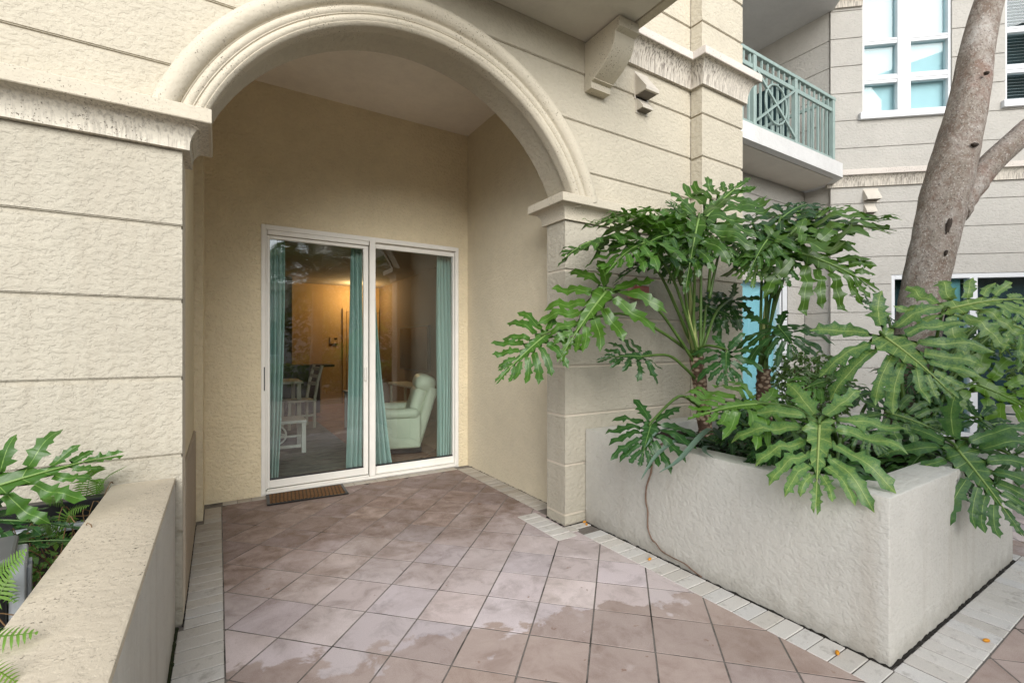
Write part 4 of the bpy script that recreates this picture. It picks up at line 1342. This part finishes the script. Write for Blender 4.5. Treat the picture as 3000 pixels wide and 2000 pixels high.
PLANTS = {
    'A': ((3.08, 2.19, 0.6), (2.983, 2.202, 1.26), 'tall philodendron with scarred trunk leaning towards the porch pillar', [(3.102, 2.187, 0.493), (3.052, 2.194, 0.853), (2.983, 2.202, 1.247)]),
    'B': ((3.5, 1.99, 0.6), (3.503, 1.994, 1.167), 'tall philodendron with one broad dark leaf in front of the recessed wall', [(3.512, 1.988, 0.559), (3.499, 1.996, 0.973), (3.503, 1.994, 1.154)]),
    'C': ((3.1, 1.55, 0.6), (3.221, 1.345, 0.669), 'low philodendron with a mottled yellow green leaf hanging over the planter front', None),
    'D': ((3.75, 1.3, 0.6), (3.717, 1.152, 0.732), 'mottled philodendron before the tree trunk at the right end of the planter', None),
    'L': ((-0.9, 2.0, 0.5), (-0.824, 2.287, 0.687), 'lobed philodendron leaves entering the left planter from the picture edge', None),
}
LEAVES = [
    ('A', (1.69, 2.304, 1.396), (1.371, 2.351, 1.12), 0.6, 0.7, 0.62, 0.04, 'g', 0.35, None),
    ('A', (2.073, 2.182, 1.674), (1.698, 2.181, 1.25), 0.6, 0.8, 0.64, 0.05, 'g', 0.3, None),
    ('A', (2.219, 2.209, 2.024), (1.791, 2.3, 1.831), 1, 0.05, 0.6, 0.12, 'g', 0.6, None),
    ('A', (2.316, 2.089, 1.986), (1.963, 2.074, 1.752), 0.8, 0.35, 0.75, 0.08, 'g', 0.4, None),
    ('A', (2.658, 2.111, 1.894), (2.149, 2.194, 1.728), 1, 0.0, 0.55, 0.1, 'd', 0.5, None),
    ('A', (2.835, 2.236, 2.202), (2.451, 2.241, 2.256), 0.8, 0.35, 0.8, 0.08, 'g', 0.4, None),
    ('A', (2.588, 2.272, 2.177), (2.202, 2.279, 2.204), 0.9, 0.25, 0.8, 0.08, 'g', 0.4, (2.866, 2.216, 1.855)),
    ('A', (2.781, 2.034, 2.198), (2.535, 1.952, 1.684), 0.5, 0.8, 0.62, 0.06, 'g', 0.3, None),
    ('A', (3.059, 2.214, 2.241), (3.59, 2.176, 2.647), 0.5, 0.55, 0.62, 0.06, 'g', 0.35, None),
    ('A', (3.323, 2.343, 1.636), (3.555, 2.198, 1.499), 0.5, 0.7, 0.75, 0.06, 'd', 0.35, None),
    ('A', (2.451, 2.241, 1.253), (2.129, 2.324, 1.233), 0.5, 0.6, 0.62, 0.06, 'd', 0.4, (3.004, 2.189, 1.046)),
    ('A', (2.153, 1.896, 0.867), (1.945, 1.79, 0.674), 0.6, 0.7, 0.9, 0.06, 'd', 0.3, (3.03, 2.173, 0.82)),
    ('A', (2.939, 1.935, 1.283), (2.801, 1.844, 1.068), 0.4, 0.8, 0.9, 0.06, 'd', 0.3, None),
    ('A', (2.69, 2.208, 2.08), (2.451, 2.181, 1.84), 0.8, 0.35, 0.85, 0.08, 'g', 0.4, (2.866, 2.216, 1.855)),
    ('A', (3.199, 2.126, 2.075), (3.276, 1.96, 1.855), 0.9, 0.3, 0.8, 0.08, 'd', 0.4, (3.079, 2.142, 1.712)),
    ('B', (3.364, 1.668, 1.964), (3.695, 1.343, 1.696), 0.6, 0.75, 0.74, 0.06, 'g', 0.3, None),
    ('B', (3.507, 1.815, 2.066), (4.452, 1.517, 2.187), 1, 0.12, 0.5, 0.1, 'g', 0.5, None),
    ('B', (3.402, 1.881, 2.128), (3.073, 1.85, 1.824), 0.6, 0.6, 0.75, 0.08, 'g', 0.4, None),
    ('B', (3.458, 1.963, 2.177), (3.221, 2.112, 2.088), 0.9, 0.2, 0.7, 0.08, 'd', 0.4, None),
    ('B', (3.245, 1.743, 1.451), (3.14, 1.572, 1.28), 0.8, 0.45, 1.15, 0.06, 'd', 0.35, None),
    ('B', (3.507, 1.815, 2.116), (4.136, 1.774, 2.414), 0.8, 0.35, 0.6, 0.08, 'g', 0.4, None),
    ('B', (3.349, 1.913, 2.016), (3.141, 1.867, 1.737), 0.7, 0.5, 0.7, 0.08, 'v', 0.4, None),
    ('C', (2.503, 1.146, 0.951), (2.193, 1.021, 0.612), 0.55, 0.8, 0.78, 0.07, 'v', 0.3, None),
    ('C', (2.543, 1.474, 1.004), (2.132, 1.614, 0.94), 0.65, 0.6, 0.72, 0.05, 'g', 0.35, None),
    ('C', (2.582, 1.096, 0.733), (2.496, 0.985, 0.609), 0.6, 0.7, 0.75, 0.06, 'd', 0.3, None),
    ('C', (3.138, 1.397, 1.112), (2.905, 1.484, 1.028), 0.7, 0.5, 0.75, 0.06, 'g', 0.3, None),
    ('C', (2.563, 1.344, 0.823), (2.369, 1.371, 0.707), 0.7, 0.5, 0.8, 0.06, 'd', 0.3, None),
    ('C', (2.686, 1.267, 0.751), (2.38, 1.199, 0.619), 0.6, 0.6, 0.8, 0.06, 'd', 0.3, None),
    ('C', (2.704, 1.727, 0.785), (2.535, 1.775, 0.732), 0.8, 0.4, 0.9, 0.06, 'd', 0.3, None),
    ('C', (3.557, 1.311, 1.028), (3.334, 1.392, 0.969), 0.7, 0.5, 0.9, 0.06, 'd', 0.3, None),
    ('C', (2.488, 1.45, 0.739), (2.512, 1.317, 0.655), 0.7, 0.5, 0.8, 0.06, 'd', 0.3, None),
    ('C', (3.019, 1.176, 0.86), (3.026, 1.054, 0.751), 0.6, 0.7, 0.75, 0.06, 'h', 0.3, None),
    ('D', (3.128, 1.108, 1.383), (3.101, 0.806, 1.074), 0.55, 0.75, 0.85, 0.07, 'v', 0.3, None),
    ('D', (3.56, 0.955, 1.537), (3.854, 0.653, 1.58), 0.55, 0.65, 0.72, 0.08, 'v', 0.35, None),
    ('D', (3.978, 0.929, 1.091), (4.176, 0.687, 0.906), 0.5, 0.8, 0.95, 0.05, 'g', 0.3, None),
    ('D', (3.27, 0.842, 0.796), (3.164, 0.59, 0.459), 0.5, 0.8, 0.85, 0.06, 'h', 0.3, None),
    ('D', (3.278, 1.132, 0.94), (3.428, 0.92, 0.832), 0.6, 0.7, 0.8, 0.05, 'h', 0.3, None),
    ('D', (3.806, 1.096, 0.975), (3.802, 0.981, 0.836), 0.6, 0.7, 1.0, 0.05, 'd', 0.3, None),
    ('D', (3.733, 1.319, 1.538), (3.599, 1.462, 1.667), 0.7, 0.3, 0.6, 0.06, 'd', 0.4, None),
    ('D', (3.308, 0.995, 0.727), (3.088, 1.015, 0.605), 0.7, 0.5, 0.9, 0.05, 'd', 0.3, None),
    ('D', (4.565, 0.915, 1.358), (4.802, 0.767, 1.195), 0.7, 0.5, 0.9, 0.06, 'g', 0.3, None),
    ('D', (4.15, 0.939, 1.466), (4.227, 0.832, 1.27), 0.6, 0.6, 0.8, 0.06, 'v', 0.3, None),
    ('D', (3.566, 0.715, 0.751), (3.616, 0.566, 0.616), 0.6, 0.7, 0.8, 0.06, 'd', 0.3, None),
    ('D', (3.208, 0.881, 0.637), (3.29, 0.77, 0.581), 0.8, 0.4, 0.9, 0.05, 'd', 0.3, None),
    ('A', (2.527, 2.075, 2.058), (2.241, 2.077, 1.915), 0.85, 0.3, 0.85, 0.08, 'g', 0.3, (2.866, 2.216, 1.855)),
    ('A', (2.94, 2.288, 2.279), (2.832, 2.356, 2.407), 0.8, 0.4, 0.9, 0.08, 'g', 0.3, (2.866, 2.216, 1.855)),
    ('A', (3.045, 2.104, 2.103), (3.077, 1.966, 1.936), 0.8, 0.4, 0.9, 0.08, 'g', 0.3, (3.079, 2.142, 1.712)),
    ('A', (2.391, 2.278, 2.151), (2.038, 2.263, 2.1), 0.9, 0.2, 0.75, 0.1, 'g', 0.3, (2.866, 2.216, 1.855)),
    ('A', (3.024, 2.354, 2.096), (2.935, 2.409, 1.808), 0.5, 0.6, 0.8, 0.08, 'd', 0.3, None),
    ('A', (3.52, 2.278, 1.696), (3.332, 2.396, 1.474), 0.5, 0.6, 0.8, 0.08, 'd', 0.3, None),
    ('B', (3.653, 1.841, 2.177), (4.25, 1.703, 2.279), 0.85, 0.3, 0.6, 0.08, 'g', 0.3, (3.452, 1.908, 1.737)),
    ('B', (3.668, 1.949, 2.306), (4.107, 1.911, 2.471), 0.7, 0.5, 0.7, 0.08, 'd', 0.3, (3.452, 1.908, 1.737)),
    ('B', (3.468, 2.075, 2.254), (3.29, 2.186, 2.201), 0.8, 0.3, 0.8, 0.08, 'd', 0.3, (3.452, 1.908, 1.737)),
    ('B', (3.383, 1.774, 1.936), (3.221, 1.758, 1.685), 0.6, 0.6, 0.7, 0.08, 'd', 0.3, (3.452, 1.908, 1.737)),
    ('D', (4.174, 1.043, 1.335), (4.257, 0.931, 1.157), 0.6, 0.6, 0.95, 0.06, 'd', 0.3, None),
    ('D', (3.944, 1.187, 1.154), (3.705, 1.218, 1.006), 0.6, 0.6, 0.9, 0.06, 'd', 0.3, None),
    ('D', (3.718, 0.856, 0.901), (3.725, 0.734, 0.784), 0.6, 0.6, 0.95, 0.06, 'd', 0.3, None),
    ('D', (4.155, 0.818, 1.461), (4.334, 0.706, 1.334), 0.6, 0.6, 0.9, 0.06, 'v', 0.3, None),
    ('D', (3.493, 1.115, 0.803), (3.201, 1.18, 0.763), 0.7, 0.5, 0.9, 0.06, 'd', 0.3, None),
    ('C', (2.87, 1.505, 0.926), (3.116, 1.469, 0.954), 0.6, 0.6, 0.9, 0.06, 'g', 0.3, None),
    ('C', (2.711, 1.665, 0.856), (2.696, 1.792, 0.926), 0.6, 0.6, 0.9, 0.06, 'd', 0.3, None),
    ('L', (-0.648, 2.177, 0.862), (-0.313, 2.262, 0.924), 0.45, 0.8, 0.55, 0.05, 'g', 0.35, None),
    ('L', (-0.707, 2.155, 0.783), (-0.405, 2.166, 0.697), 0.9, 0.3, 0.45, 0.05, 'd', 0.4, None),
    ('L', (-0.707, 2.155, 0.687), (-0.395, 2.136, 0.662), 0.9, 0.3, 0.4, 0.05, 'd', 0.4, None),
]
SHEATH_A = [((2.898, 2.196, 1.806), .022), ((2.845, 2.171, 1.603), .024), ((2.782, 2.269, 1.731), .016)]
SHEATH_B = [((3.476, 1.952, 1.794), .018), ((3.506, 1.933, 1.743), .014)]
STRAPS = [
    ([(2.651, 1.761, 0.711), (2.284, 1.755, 0.793), (2.031, 1.736, 0.739), (1.896, 1.738, 0.62)], 0.018),
    ([(2.66, 1.756, 0.721), (2.401, 1.682, 0.842), (2.084, 1.644, 0.714), (1.952, 1.668, 0.664)], 0.02),
    ([(2.633, 1.772, 0.7), (2.429, 1.723, 0.733), (2.332, 1.666, 0.725), (2.328, 1.609, 0.708)], 0.014),
    ([(2.633, 1.772, 0.7), (2.352, 1.831, 0.824), (2.151, 1.838, 0.832), (2.007, 1.81, 0.765)], 0.014),
    ([(2.651, 1.761, 0.7), (2.64, 1.709, 0.877), (2.698, 1.614, 0.967)], 0.016),
    ([(2.651, 1.761, 0.7), (2.628, 1.657, 0.803), (2.668, 1.514, 0.783)], 0.018),
]
FERNS = [
    ((-0.47, 2.45, 0.5), 'light green sword fern at the back of the left planter', [([(-0.482, 2.662, 0.648), (-0.462, 2.627, 0.77), (-0.43, 2.583, 0.826)], 0.06), ([(-0.456, 2.705, 0.676), (-0.418, 2.681, 0.75), (-0.342, 2.634, 0.803)], 0.03), ([(-0.506, 2.678, 0.589), (-0.551, 2.588, 0.71), (-0.594, 2.556, 0.726)], 0.055), ([(-0.494, 2.67, 0.575), (-0.432, 2.631, 0.633), (-0.362, 2.611, 0.678)], 0.03), ([(-0.6, 2.501, 0.65), (-0.627, 2.458, 0.733), (-0.625, 2.398, 0.787)], 0.04), ([(-0.482, 2.662, 0.56), (-0.44, 2.613, 0.626), (-0.377, 2.561, 0.658)], 0.04), ([(-0.54, 2.581, 0.571), (-0.516, 2.566, 0.654), (-0.451, 2.548, 0.675)], 0.045), ([(-0.489, 2.431, 0.559), (-0.53, 2.397, 0.657), (-0.577, 2.368, 0.651)], 0.05), ([(-0.468, 2.477, 0.564), (-0.423, 2.448, 0.632), (-0.377, 2.42, 0.632)], 0.04)]),
    ((-0.62, 1.5, 0.5), 'sword fern fronds entering from the lower left picture edge', [([(-0.526, 1.746, 0.658), (-0.478, 1.716, 0.737), (-0.426, 1.707, 0.798)], 0.05), ([(-0.419, 1.36, 0.762), (-0.372, 1.342, 0.748), (-0.32, 1.346, 0.736)], 0.034), ([(-0.379, 1.229, 0.756), (-0.346, 1.22, 0.743), (-0.316, 1.213, 0.714)], 0.034), ([(-0.571, 1.833, 0.703), (-0.513, 1.785, 0.717), (-0.448, 1.721, 0.665)], 0.045), ([(-0.489, 1.605, 0.698), (-0.448, 1.579, 0.73), (-0.422, 1.586, 0.777)], 0.04)]),
]
rng = random.Random(11)
for pn, (org, crown, label, trunk) in PLANTS.items():
    pl_ = empty('philodendron', org); tag(pl_, label, 'plant')
    if trunk:
        trunk_part(pl_, org, trunk, .055, .048)
    for (pp_, B, T, upw, camw, W, bul, kind, sg, cr_) in LEAVES:
        if pp_ == pn:
            philo_leaf(B, T, upw, camw, W, bul, kind, pl_, org, rng, cr_ or crown, sag=sg)
    if pn == 'A':
        sheath(pl_, org, crown, SHEATH_A)
    if pn == 'B':
        sheath(pl_, org, crown, SHEATH_B)

# small-leaved shrubs: joined leaf blades on thin stems
def shrub(name, label, loc, size, n, cols, leaf=.045, rng=random.Random(3), group=None, stems=7, cat='shrub'):
    s = empty(name, loc); tag(s, label, cat, group)
    bm = BM(); vl = bm.verts.layers.float.new('vein')
    for i in range(n):
        while True:
            p = Vector((rng.uniform(-1, 1), rng.uniform(-1, 1), rng.uniform(-1, 1)))
            if .25 < p.length < 1: break
        if rng.random() < .3: p *= rng.uniform(.9, 1.15)
        c = Vector((p.x * size[0], p.y * size[1], size[2] * (1 + p.z)))
        d = Vector((p.x + rng.uniform(-.8, .8), p.y + rng.uniform(-.8, .8), rng.uniform(-.7, .6))).normalized()
        nn = Vector((rng.uniform(-.7, .7), rng.uniform(-.7, .7), 1)); nn = (nn - d * nn.dot(d)).normalized(); x = d.cross(nn)
        l = leaf * rng.uniform(.6, 1.25); w = l * .36
        ws = [(0, 0), (.3, .85), (.6, .8), (1, 0)]
        L_ = []; R_ = []; C_ = []
        for t, k in ws:
            cc = c + d * l * t - nn * l * .25 * t * t
            v = bm.verts.new(cc - nn * l * .05); v[vl] = 1.0; C_.append(v)
            if k:
                a = bm.verts.new(cc + x * w * k); b = bm.verts.new(cc - x * w * k); L_.append(a); R_.append(b)
        for E_ in (L_, R_):
            bm.faces.new((C_[0], C_[1], E_[0])); bm.faces.new((C_[1], C_[2], E_[1], E_[0])); bm.faces.new((C_[2], C_[3], E_[1]))
    o = mk('foliage', bm, cols, s, True); o['kind'] = 'stuff'
    for i in range(stems):
        bm = BM(); a = rng.uniform(0, 6.28)
        tube(bm, spline([(0.02 * math.cos(a), .02 * math.sin(a), 0), (size[0] * .3 * math.cos(a), size[1] * .3 * math.sin(a), size[2] * .9), (size[0] * .7 * math.cos(a + .4), size[1] * .7 * math.sin(a + .4), size[2] * 1.5)], 4), [.008] * 8 + [.003], 5)
        mk('stem', bm, plain_stem, s)
    return s
plain_stem = plain('green_brown_stem', (.13, .11, .05), .7)
M_ivy = leaf_mat('variegated_ivy', (.06, .15, .035), (.13, .27, .06), (.28, .36, .16), .3, (.32, .38, .19), .4, .93)
M_ivyd = leaf_mat('dark_shrub_leaf', (.012, .045, .012), (.03, .09, .02), (.10, .18, .05), 0, rough=.35)
M_dtree = leaf_mat('dark_tree_leaf', (.014, .035, .012), (.035, .07, .02), (.06, .1, .03), 0, rough=.5)
M_hedge = leaf_mat('hedge_leaf', (.05, .10, .02), (.12, .20, .03), (.2, .3, .08), 0, rough=.5)
shrub('ivy_shrub', 'small-leaved variegated shrub between the stems in front of the wing', (4.55, 2.20, .58), (.50, .34, .36), 1300, M_ivy, .062)
shrub('ivy_shrub', 'dark glossy low shrub in the planter behind the trunk foot', (3.75, 2.15, .58), (.42, .26, .16), 700, M_ivyd, .05)
shrub('ivy_shrub', 'leafy shrub at the right picture edge behind the mottled leaves', (5.9, .80, .55), (.55, .36, .52), 1300, M_ivy, .07)
shrub('ground_cover', 'low dark ground cover filling the big planter', (3.2, 1.7, .60), (.62, .66, .05), 1100, M_ivyd, .06, cat='ground cover')
# strap-leaved plant
br = empty('strap_leaved_plant', (2.72, 1.98, .60)); tag(br, 'grey green strap-leaved plant spilling over the planter rim', 'plant')
M_strap = plain('grey_green_strap', (.13, .20, .145), .45, var=.25, vs=14)
def strap(parent, pts, w, mat, org):
    bm = BM(); p = spline(pts, 7); n = len(p)
    pr = []
    for i, c in enumerate(p):
        d = (p[min(i + 1, n - 1)] - p[max(i - 1, 0)]).normalized()
        s = d.cross(Vector((0, 0, 1)))
        s = s.normalized() if s.length > .05 else Vector((1, 0, 0))
        ww = w * math.sin(math.pi * min(1, .25 + .75 * i / n)) ** .8
        if i == n - 1: ww = .0008
        u = s.cross(d)
        pr.append([bm.verts.new(c - s * ww + u * ww * .5), bm.verts.new(c), bm.verts.new(c + s * ww + u * ww * .5)])
    for a, b in zip(pr, pr[1:]):
        for k in range(2): bm.faces.new((a[k], a[k + 1], b[k + 1], b[k]))
    o = mk('leaf', bm, mat, parent, True); o.location = -Vector(org)
for pts, w in STRAPS:
    strap(br, pts, w, M_strap, (2.72, 1.98, .60))

# ferns
M_fern = leaf_mat('fern_leaf', (.06, .15, .025), (.12, .25, .04), (.16, .28, .06), 0, rough=.5, vth=.97)
def frond(parent, org, pts, width, n=26):
    bm = BM(); vl = bm.verts.layers.float.new('vein')
    p = spline(pts, 10); m_ = len(p)
    flen = sum((p[q_ + 1] - p[q_]).length for q_ in range(m_ - 1))
    n = max(12, min(26, int(flen / .0085)))
    for i in range(n):
        t = (i + 1) / n
        q = t * (m_ - 1); k = min(m_ - 2, int(q)); c = p[k].lerp(p[k + 1], q - k)
        d = (p[k + 1] - p[k]).normalized(); s = d.cross(Vector((.25, -.45, 1))).normalized()
        l = width * math.sin(math.pi * (.12 + .86 * t)) ** .7 * random.uniform(.9, 1.1)
        for sg in (-1, 1):
            e = (s * sg + d * .25).normalized(); w = d * (flen / n) * .30
            q4 = [bm.verts.new(c - w), bm.verts.new(c + e * l * .6 - w * .9 - Vector((0, 0, l * .08))), bm.verts.new(c + e * l - Vector((0, 0, l * .2))), bm.verts.new(c + e * l * .55 + w * .9), bm.verts.new(c + w)]
            bm.faces.new(q4)
    nn = len(bm.verts)
    tube(bm, p, [.0022 * (1 - .7 * i / m_) for i in range(m_)], 4)
    o = mk('frond', bm, M_fern, parent); o.location = -Vector(org)
for fi, (org, label, fr_) in enumerate(FERNS):
    f_ = empty('sword_fern', org); tag(f_, label, 'fern')
    for pts, w in fr_:
        frond(f_, org, pts, w)
# dry stems in the left planter
ds = empty('dry_grass', (-.44, 2.3, .5)); tag(ds, 'tangle of dry brown stems along the inner edge of the left planter', 'dry stems')
M_dry = plain('dry_stem', (.22, .13, .06), .9, var=.4, vs=20)
for i in range(46):
    a = Vector((-.46 + random.uniform(-.10, .04), 2.2 + random.uniform(-.55, .4), .49)); b = a + Vector((random.uniform(-.10, .10), random.uniform(-.14, .14), random.uniform(.08, .24)))
    c = b + Vector((random.uniform(-.06, .10), random.uniform(-.1, .1), random.uniform(-.12, .03)))
    bm = BM(); tube(bm, spline([a, b, c], 4), .0016, 4); o = mk('stem', bm, M_dry, ds); o.location = (.44, -2.3, -.5)
lf = empty('leafy_ground_plant', (-.5, 2.4, .5)); lf_o = lf
tag(lf, 'bright green weeds growing beside the fern in the left planter', 'plant')
bm = BM(); vl = bm.verts.layers.float.new('vein')
for i in range(420):
    c = Vector((-.47 + random.uniform(-.20, .05), 2.35 + random.uniform(-.5, .25), .53 + random.uniform(0, .11)))
    d = Vector((random.uniform(-1, 1), random.uniform(-1, 1), random.uniform(-.2, .8))).normalized(); s = d.orthogonal().normalized()
    l = random.uniform(.015, .035)
    bm.faces.new([bm.verts.new(c), bm.verts.new(c + d * l * .5 + s * l * .3), bm.verts.new(c + d * l), bm.verts.new(c + d * l * .5 - s * l * .3)])
o = mk('foliage', bm, M_fern, lf); o.location = (.5, -2.4, -.5); o['kind'] = 'stuff'

# ------------------------------------------------------------------ tree in the planter
def bark_mat():
    m = NT('mottled_bark')
    v = m.pos((1, 1, .75))
    big = m.noise(v, 5, 5, .65, .4)
    mid = m.noise(v, 24, 5, .7)
    c = m.ramp(big, [(.25, (.13, .105, .085)), (.42, (.225, .19, .155)), (.58, (.30, .265, .23)), (.72, (.40, .37, .335))])
    c = m.mix(m.math('MULTIPLY', m.ramp(mid, [(.42, 1.0), (.52, 0.0)]), .5), c, (.14, .085, .06))
    lich = m.noise(v, 75, 4, .7)
    c = m.mix(m.math('MULTIPLY', m.ramp(lich, [(.56, 0.0), (.62, 1.0)]), .55), c, (.50, .47, .43))
    dots = m.n('ShaderNodeTexVoronoi', Scale=46.0); m.l(m.pos((1, 1, 1.2)), dots.inputs['Vector'])
    c = m.mix(m.math('MULTIPLY', m.ramp(dots.outputs['Distance'], [(.16, 1.0), (.24, 0.0)]), .8), c, (.06, .045, .04))
    rust = m.noise(v, 3.3, 4, .6)
    c = m.mix(m.math('MULTIPLY', m.ramp(rust, [(.58, 0.0), (.68, 1.0)]), .4), c, (.20, .085, .055))
    return m.fin(c, .85, m.bump(m.math('ADD', mid, m.math('MULTIPLY', lich, .5)), .9, .02))
tree = empty('leaning_tree', (4.10, 1.32, .56)); tag(tree, 'thick leaning tree trunk with mottled grey brown bark rising from the planter', 'tree')
M_bark = bark_mat()
M_knot = plain('dark_knot', (.06, .045, .035), .9, var=.5, vs=60, bump=.8, bs=90)
tp = spline([(4.06, 1.33, .45), (4.11, 1.32, .70), (4.225, 1.305, 1.359), (4.337, 1.293, 1.731), (4.473, 1.266, 2.115), (4.645, 1.218, 2.636), (4.887, 1.186, 3.198), (5.157, 1.134, 4.059), (5.5, .8, 5.4), (5.5, .0, 7.6), (5.1, -1.0, 9.8)], 8)
n = len(tp); bm = BM()
def trad(i):
    z = tp[i].z
    pts = [(.4, .175), (.7, .148), (1.36, .134), (1.73, .130), (2.1, .138), (2.45, .150), (2.7, .140), (3.2, .122), (4.06, .094), (6.2, .075)]
    for (a, ra), (b, rb2) in zip(pts, pts[1:]):
        if z <= b: return ra + (rb2 - ra) * max(0, (z - a) / (b - a))
    return .1
tube(bm, tp, [trad(i) for i in range(n)], 28, squash=lambda i, a: 1 + .045 * math.sin(3 * a + i * .12) + .025 * math.sin(5 * a - i * .23) + .012 * math.sin(i * 1.7 + a))
o = mk('trunk', bm, M_bark, tree, True); o.location = (-4.10, -1.32, -.56)
for (kx, ky, kz, rx, rz2) in ((4.60, 1.085, 2.77, .022, .014), (4.375, 1.17, 2.17, .016, .060), (4.33, 1.17, 1.98, .010, .022), (4.83, 1.075, 3.35, .016, .012)):
    bm = BM(); bmesh.ops.create_uvsphere(bm, u_segments=16, v_segments=10, radius=1.0)
    for v in bm.verts:
        q_ = 1 + .18 * math.sin(v.co.x * 7 + v.co.z * 5)
        v.co = Vector((v.co.x * rx * q_, v.co.y * .018, v.co.z * rz2 * q_))
    o = mk('knot', bm, M_knot, tree, True); o.location = (kx - 4.10, ky - 1.32, kz - .56); o.rotation_euler = (0, R(14), R(-50))
bm = BM(); bp = spline([(4.545, 1.237, 2.27), (4.65, 1.19, 2.40), (4.79, 1.12, 2.56), (4.907, 1.055, 2.71), (5.101, .933, 2.92), (5.437, .782, 3.25), (6.0, .3, 4.3), (6.1, -.5, 6.8), (5.6, -1.2, 9.6)], 8)
tube(bm, bp, [(.07 if i < 3 else .125 if i < 7 else .11 if i < 11 else .10 if i < 16 else .09) * (1 - .3 * i / len(bp)) for i in range(len(bp))], 20)
o = mk('branch', bm, M_bark, tree, True); o.location = (-4.10, -1.32, -.56)
bm = BM(); vl = bm.verts.layers.float.new('vein'); rr = random.Random(5)
for i in range(2600):
    while True:
        p = Vector((rr.uniform(-1, 1), rr.uniform(-1, 1), rr.uniform(-1, 1)))
        if p.length < 1: break
    c = Vector((5.0 + 1.5 * p.x, -1.4 + 1.4 * p.y, 10.4 + 1.0 * p.z))
    d = Vector((rr.uniform(-1, 1), rr.uniform(-1, 1), rr.uniform(-.8, .4))).normalized(); s = d.orthogonal().normalized(); l = rr.uniform(.08, .16)
    bm.faces.new([bm.verts.new(c), bm.verts.new(c + d * l * .5 + s * l * .25), bm.verts.new(c + d * l), bm.verts.new(c + d * l * .5 - s * l * .25)])
o = mk('crown', bm, M_ivyd, tree); o.location = (-4.10, -1.32, -.56); o['kind'] = 'stuff'

# ------------------------------------------------------------------ garden behind the camera, seen mirrored in the glass
def palm(loc, h, label, nfr, rng, fl=1.5):
    p = empty('fan_palm', loc); tag(p, label, 'palm', 'palms mirrored in the door glass')
    bm = BM(); tube(bm, [(0, 0, 0), (.05, .02, h * .5), (.08, 0, h)], [.16, .13, .12], 12); mk('trunk', bm, M_bark, p, True)
    for i in range(nfr):
        a = i * 2.399; el = rng.uniform(-.5, 1.0); l = fl * rng.uniform(.8, 1.15)
        dirv = Vector((math.cos(a) * math.cos(el), math.sin(a) * math.cos(el), math.sin(el)))
        C = Vector((.08, 0, h)); pts = spline([C, C + dirv * l * .5 + Vector((0, 0, .1)), C + dirv * l + Vector((0, 0, -.35 * l))], 10)
        bm = BM(); vl = bm.verts.layers.float.new('vein')
        for j in range(4, len(pts) - 1):
            d = (pts[j + 1] - pts[j]).normalized(); s = d.cross(Vector((0, 0, 1))).normalized()
            for sg in (-1, 1):
                for kk in (0, .5):
                    c = pts[j].lerp(pts[j + 1], kk); e = (s * sg + d * .9 + Vector((0, 0, -.25))).normalized(); q = l * .38 * math.sin(math.pi * (.2 + .75 * j / len(pts)))
                    bm.faces.new([bm.verts.new(c), bm.verts.new(c + e * q * .5 + d * .018), bm.verts.new(c + e * q + Vector((0, 0, -.2 * q))), bm.verts.new(c + e * q * .5 - d * .018)])
        tube(bm, pts, [.014 * (1 - .8 * i_ / len(pts)) for i_ in range(len(pts))], 5)
        mk('frond', bm, M_palm, p)
M_palm = leaf_mat('palm_leaf', (.05, .085, .03), (.11, .16, .06), (.2, .25, .1), 0, rough=.45)
palm((2.0, -2.9, 0), 2.9, 'feathery palm mirrored in the left pane of the glass door', 40, random.Random(2), 2.0)
palm((5.2, -5.0, 0), 3.4, 'taller feathery palm behind the first, mirrored in the glass door', 34, random.Random(4), 2.1)
shrub('clipped_hedge', 'low yellow green hedge mirrored in the glass door', (3.4, -4.2, 0), (2.4, .55, .62), 4200, M_hedge, .10, stems=4, cat='hedge')
shrub('garden_bush', 'leafy tree crown mirrored in the right pane of the glass door', (7.0, -3.8, 1.6), (1.6, 1.4, 1.3), 4500, M_hedge, .14, stems=5, cat='bush')
shrub('garden_bush', 'dense dark trees mirrored in the glass door behind the palms', (3.6, -6.2, 0), (2.0, .8, 1.9), 3600, M_dtree, .17, stems=6, cat='tree')
ob = empty('opposite_building', (0, -16, 0)); tag(ob, 'cream stucco building across the courtyard, mirrored in the panes', 'building')
boxo('wall', -22, 26, -6, 0, 0, 4.0, M_wing, ob); boxo('roof_cornice', -22.3, 26.3, -6.2, .35, 4.0, 4.35, M_trim, ob)
boxo('tower', 4.6, 10.5, -5, .8, 0, 13.2, M_facade, ob); boxo('roof_cornice', 4.3, 10.8, -5.2, 1.1, 13.2, 13.7, M_trim, ob)
for i in range(11):
    for j in range(1):
        x = -20 + i * 4.2; z = .9 + j * 2.9
        if 3.5 < x < 11: continue
        w_ = boxo('window', x, x + 1.4, .001, .03, z, z + 1.6, M_tealroom, ob)
        boxo('frame', x + .66, x + .74, .031, .06, z, z + 1.6, M_white, w_); boxo('sill', x - .1, x + 1.5, .002, .12, z - .1, z - .002, M_white, w_)
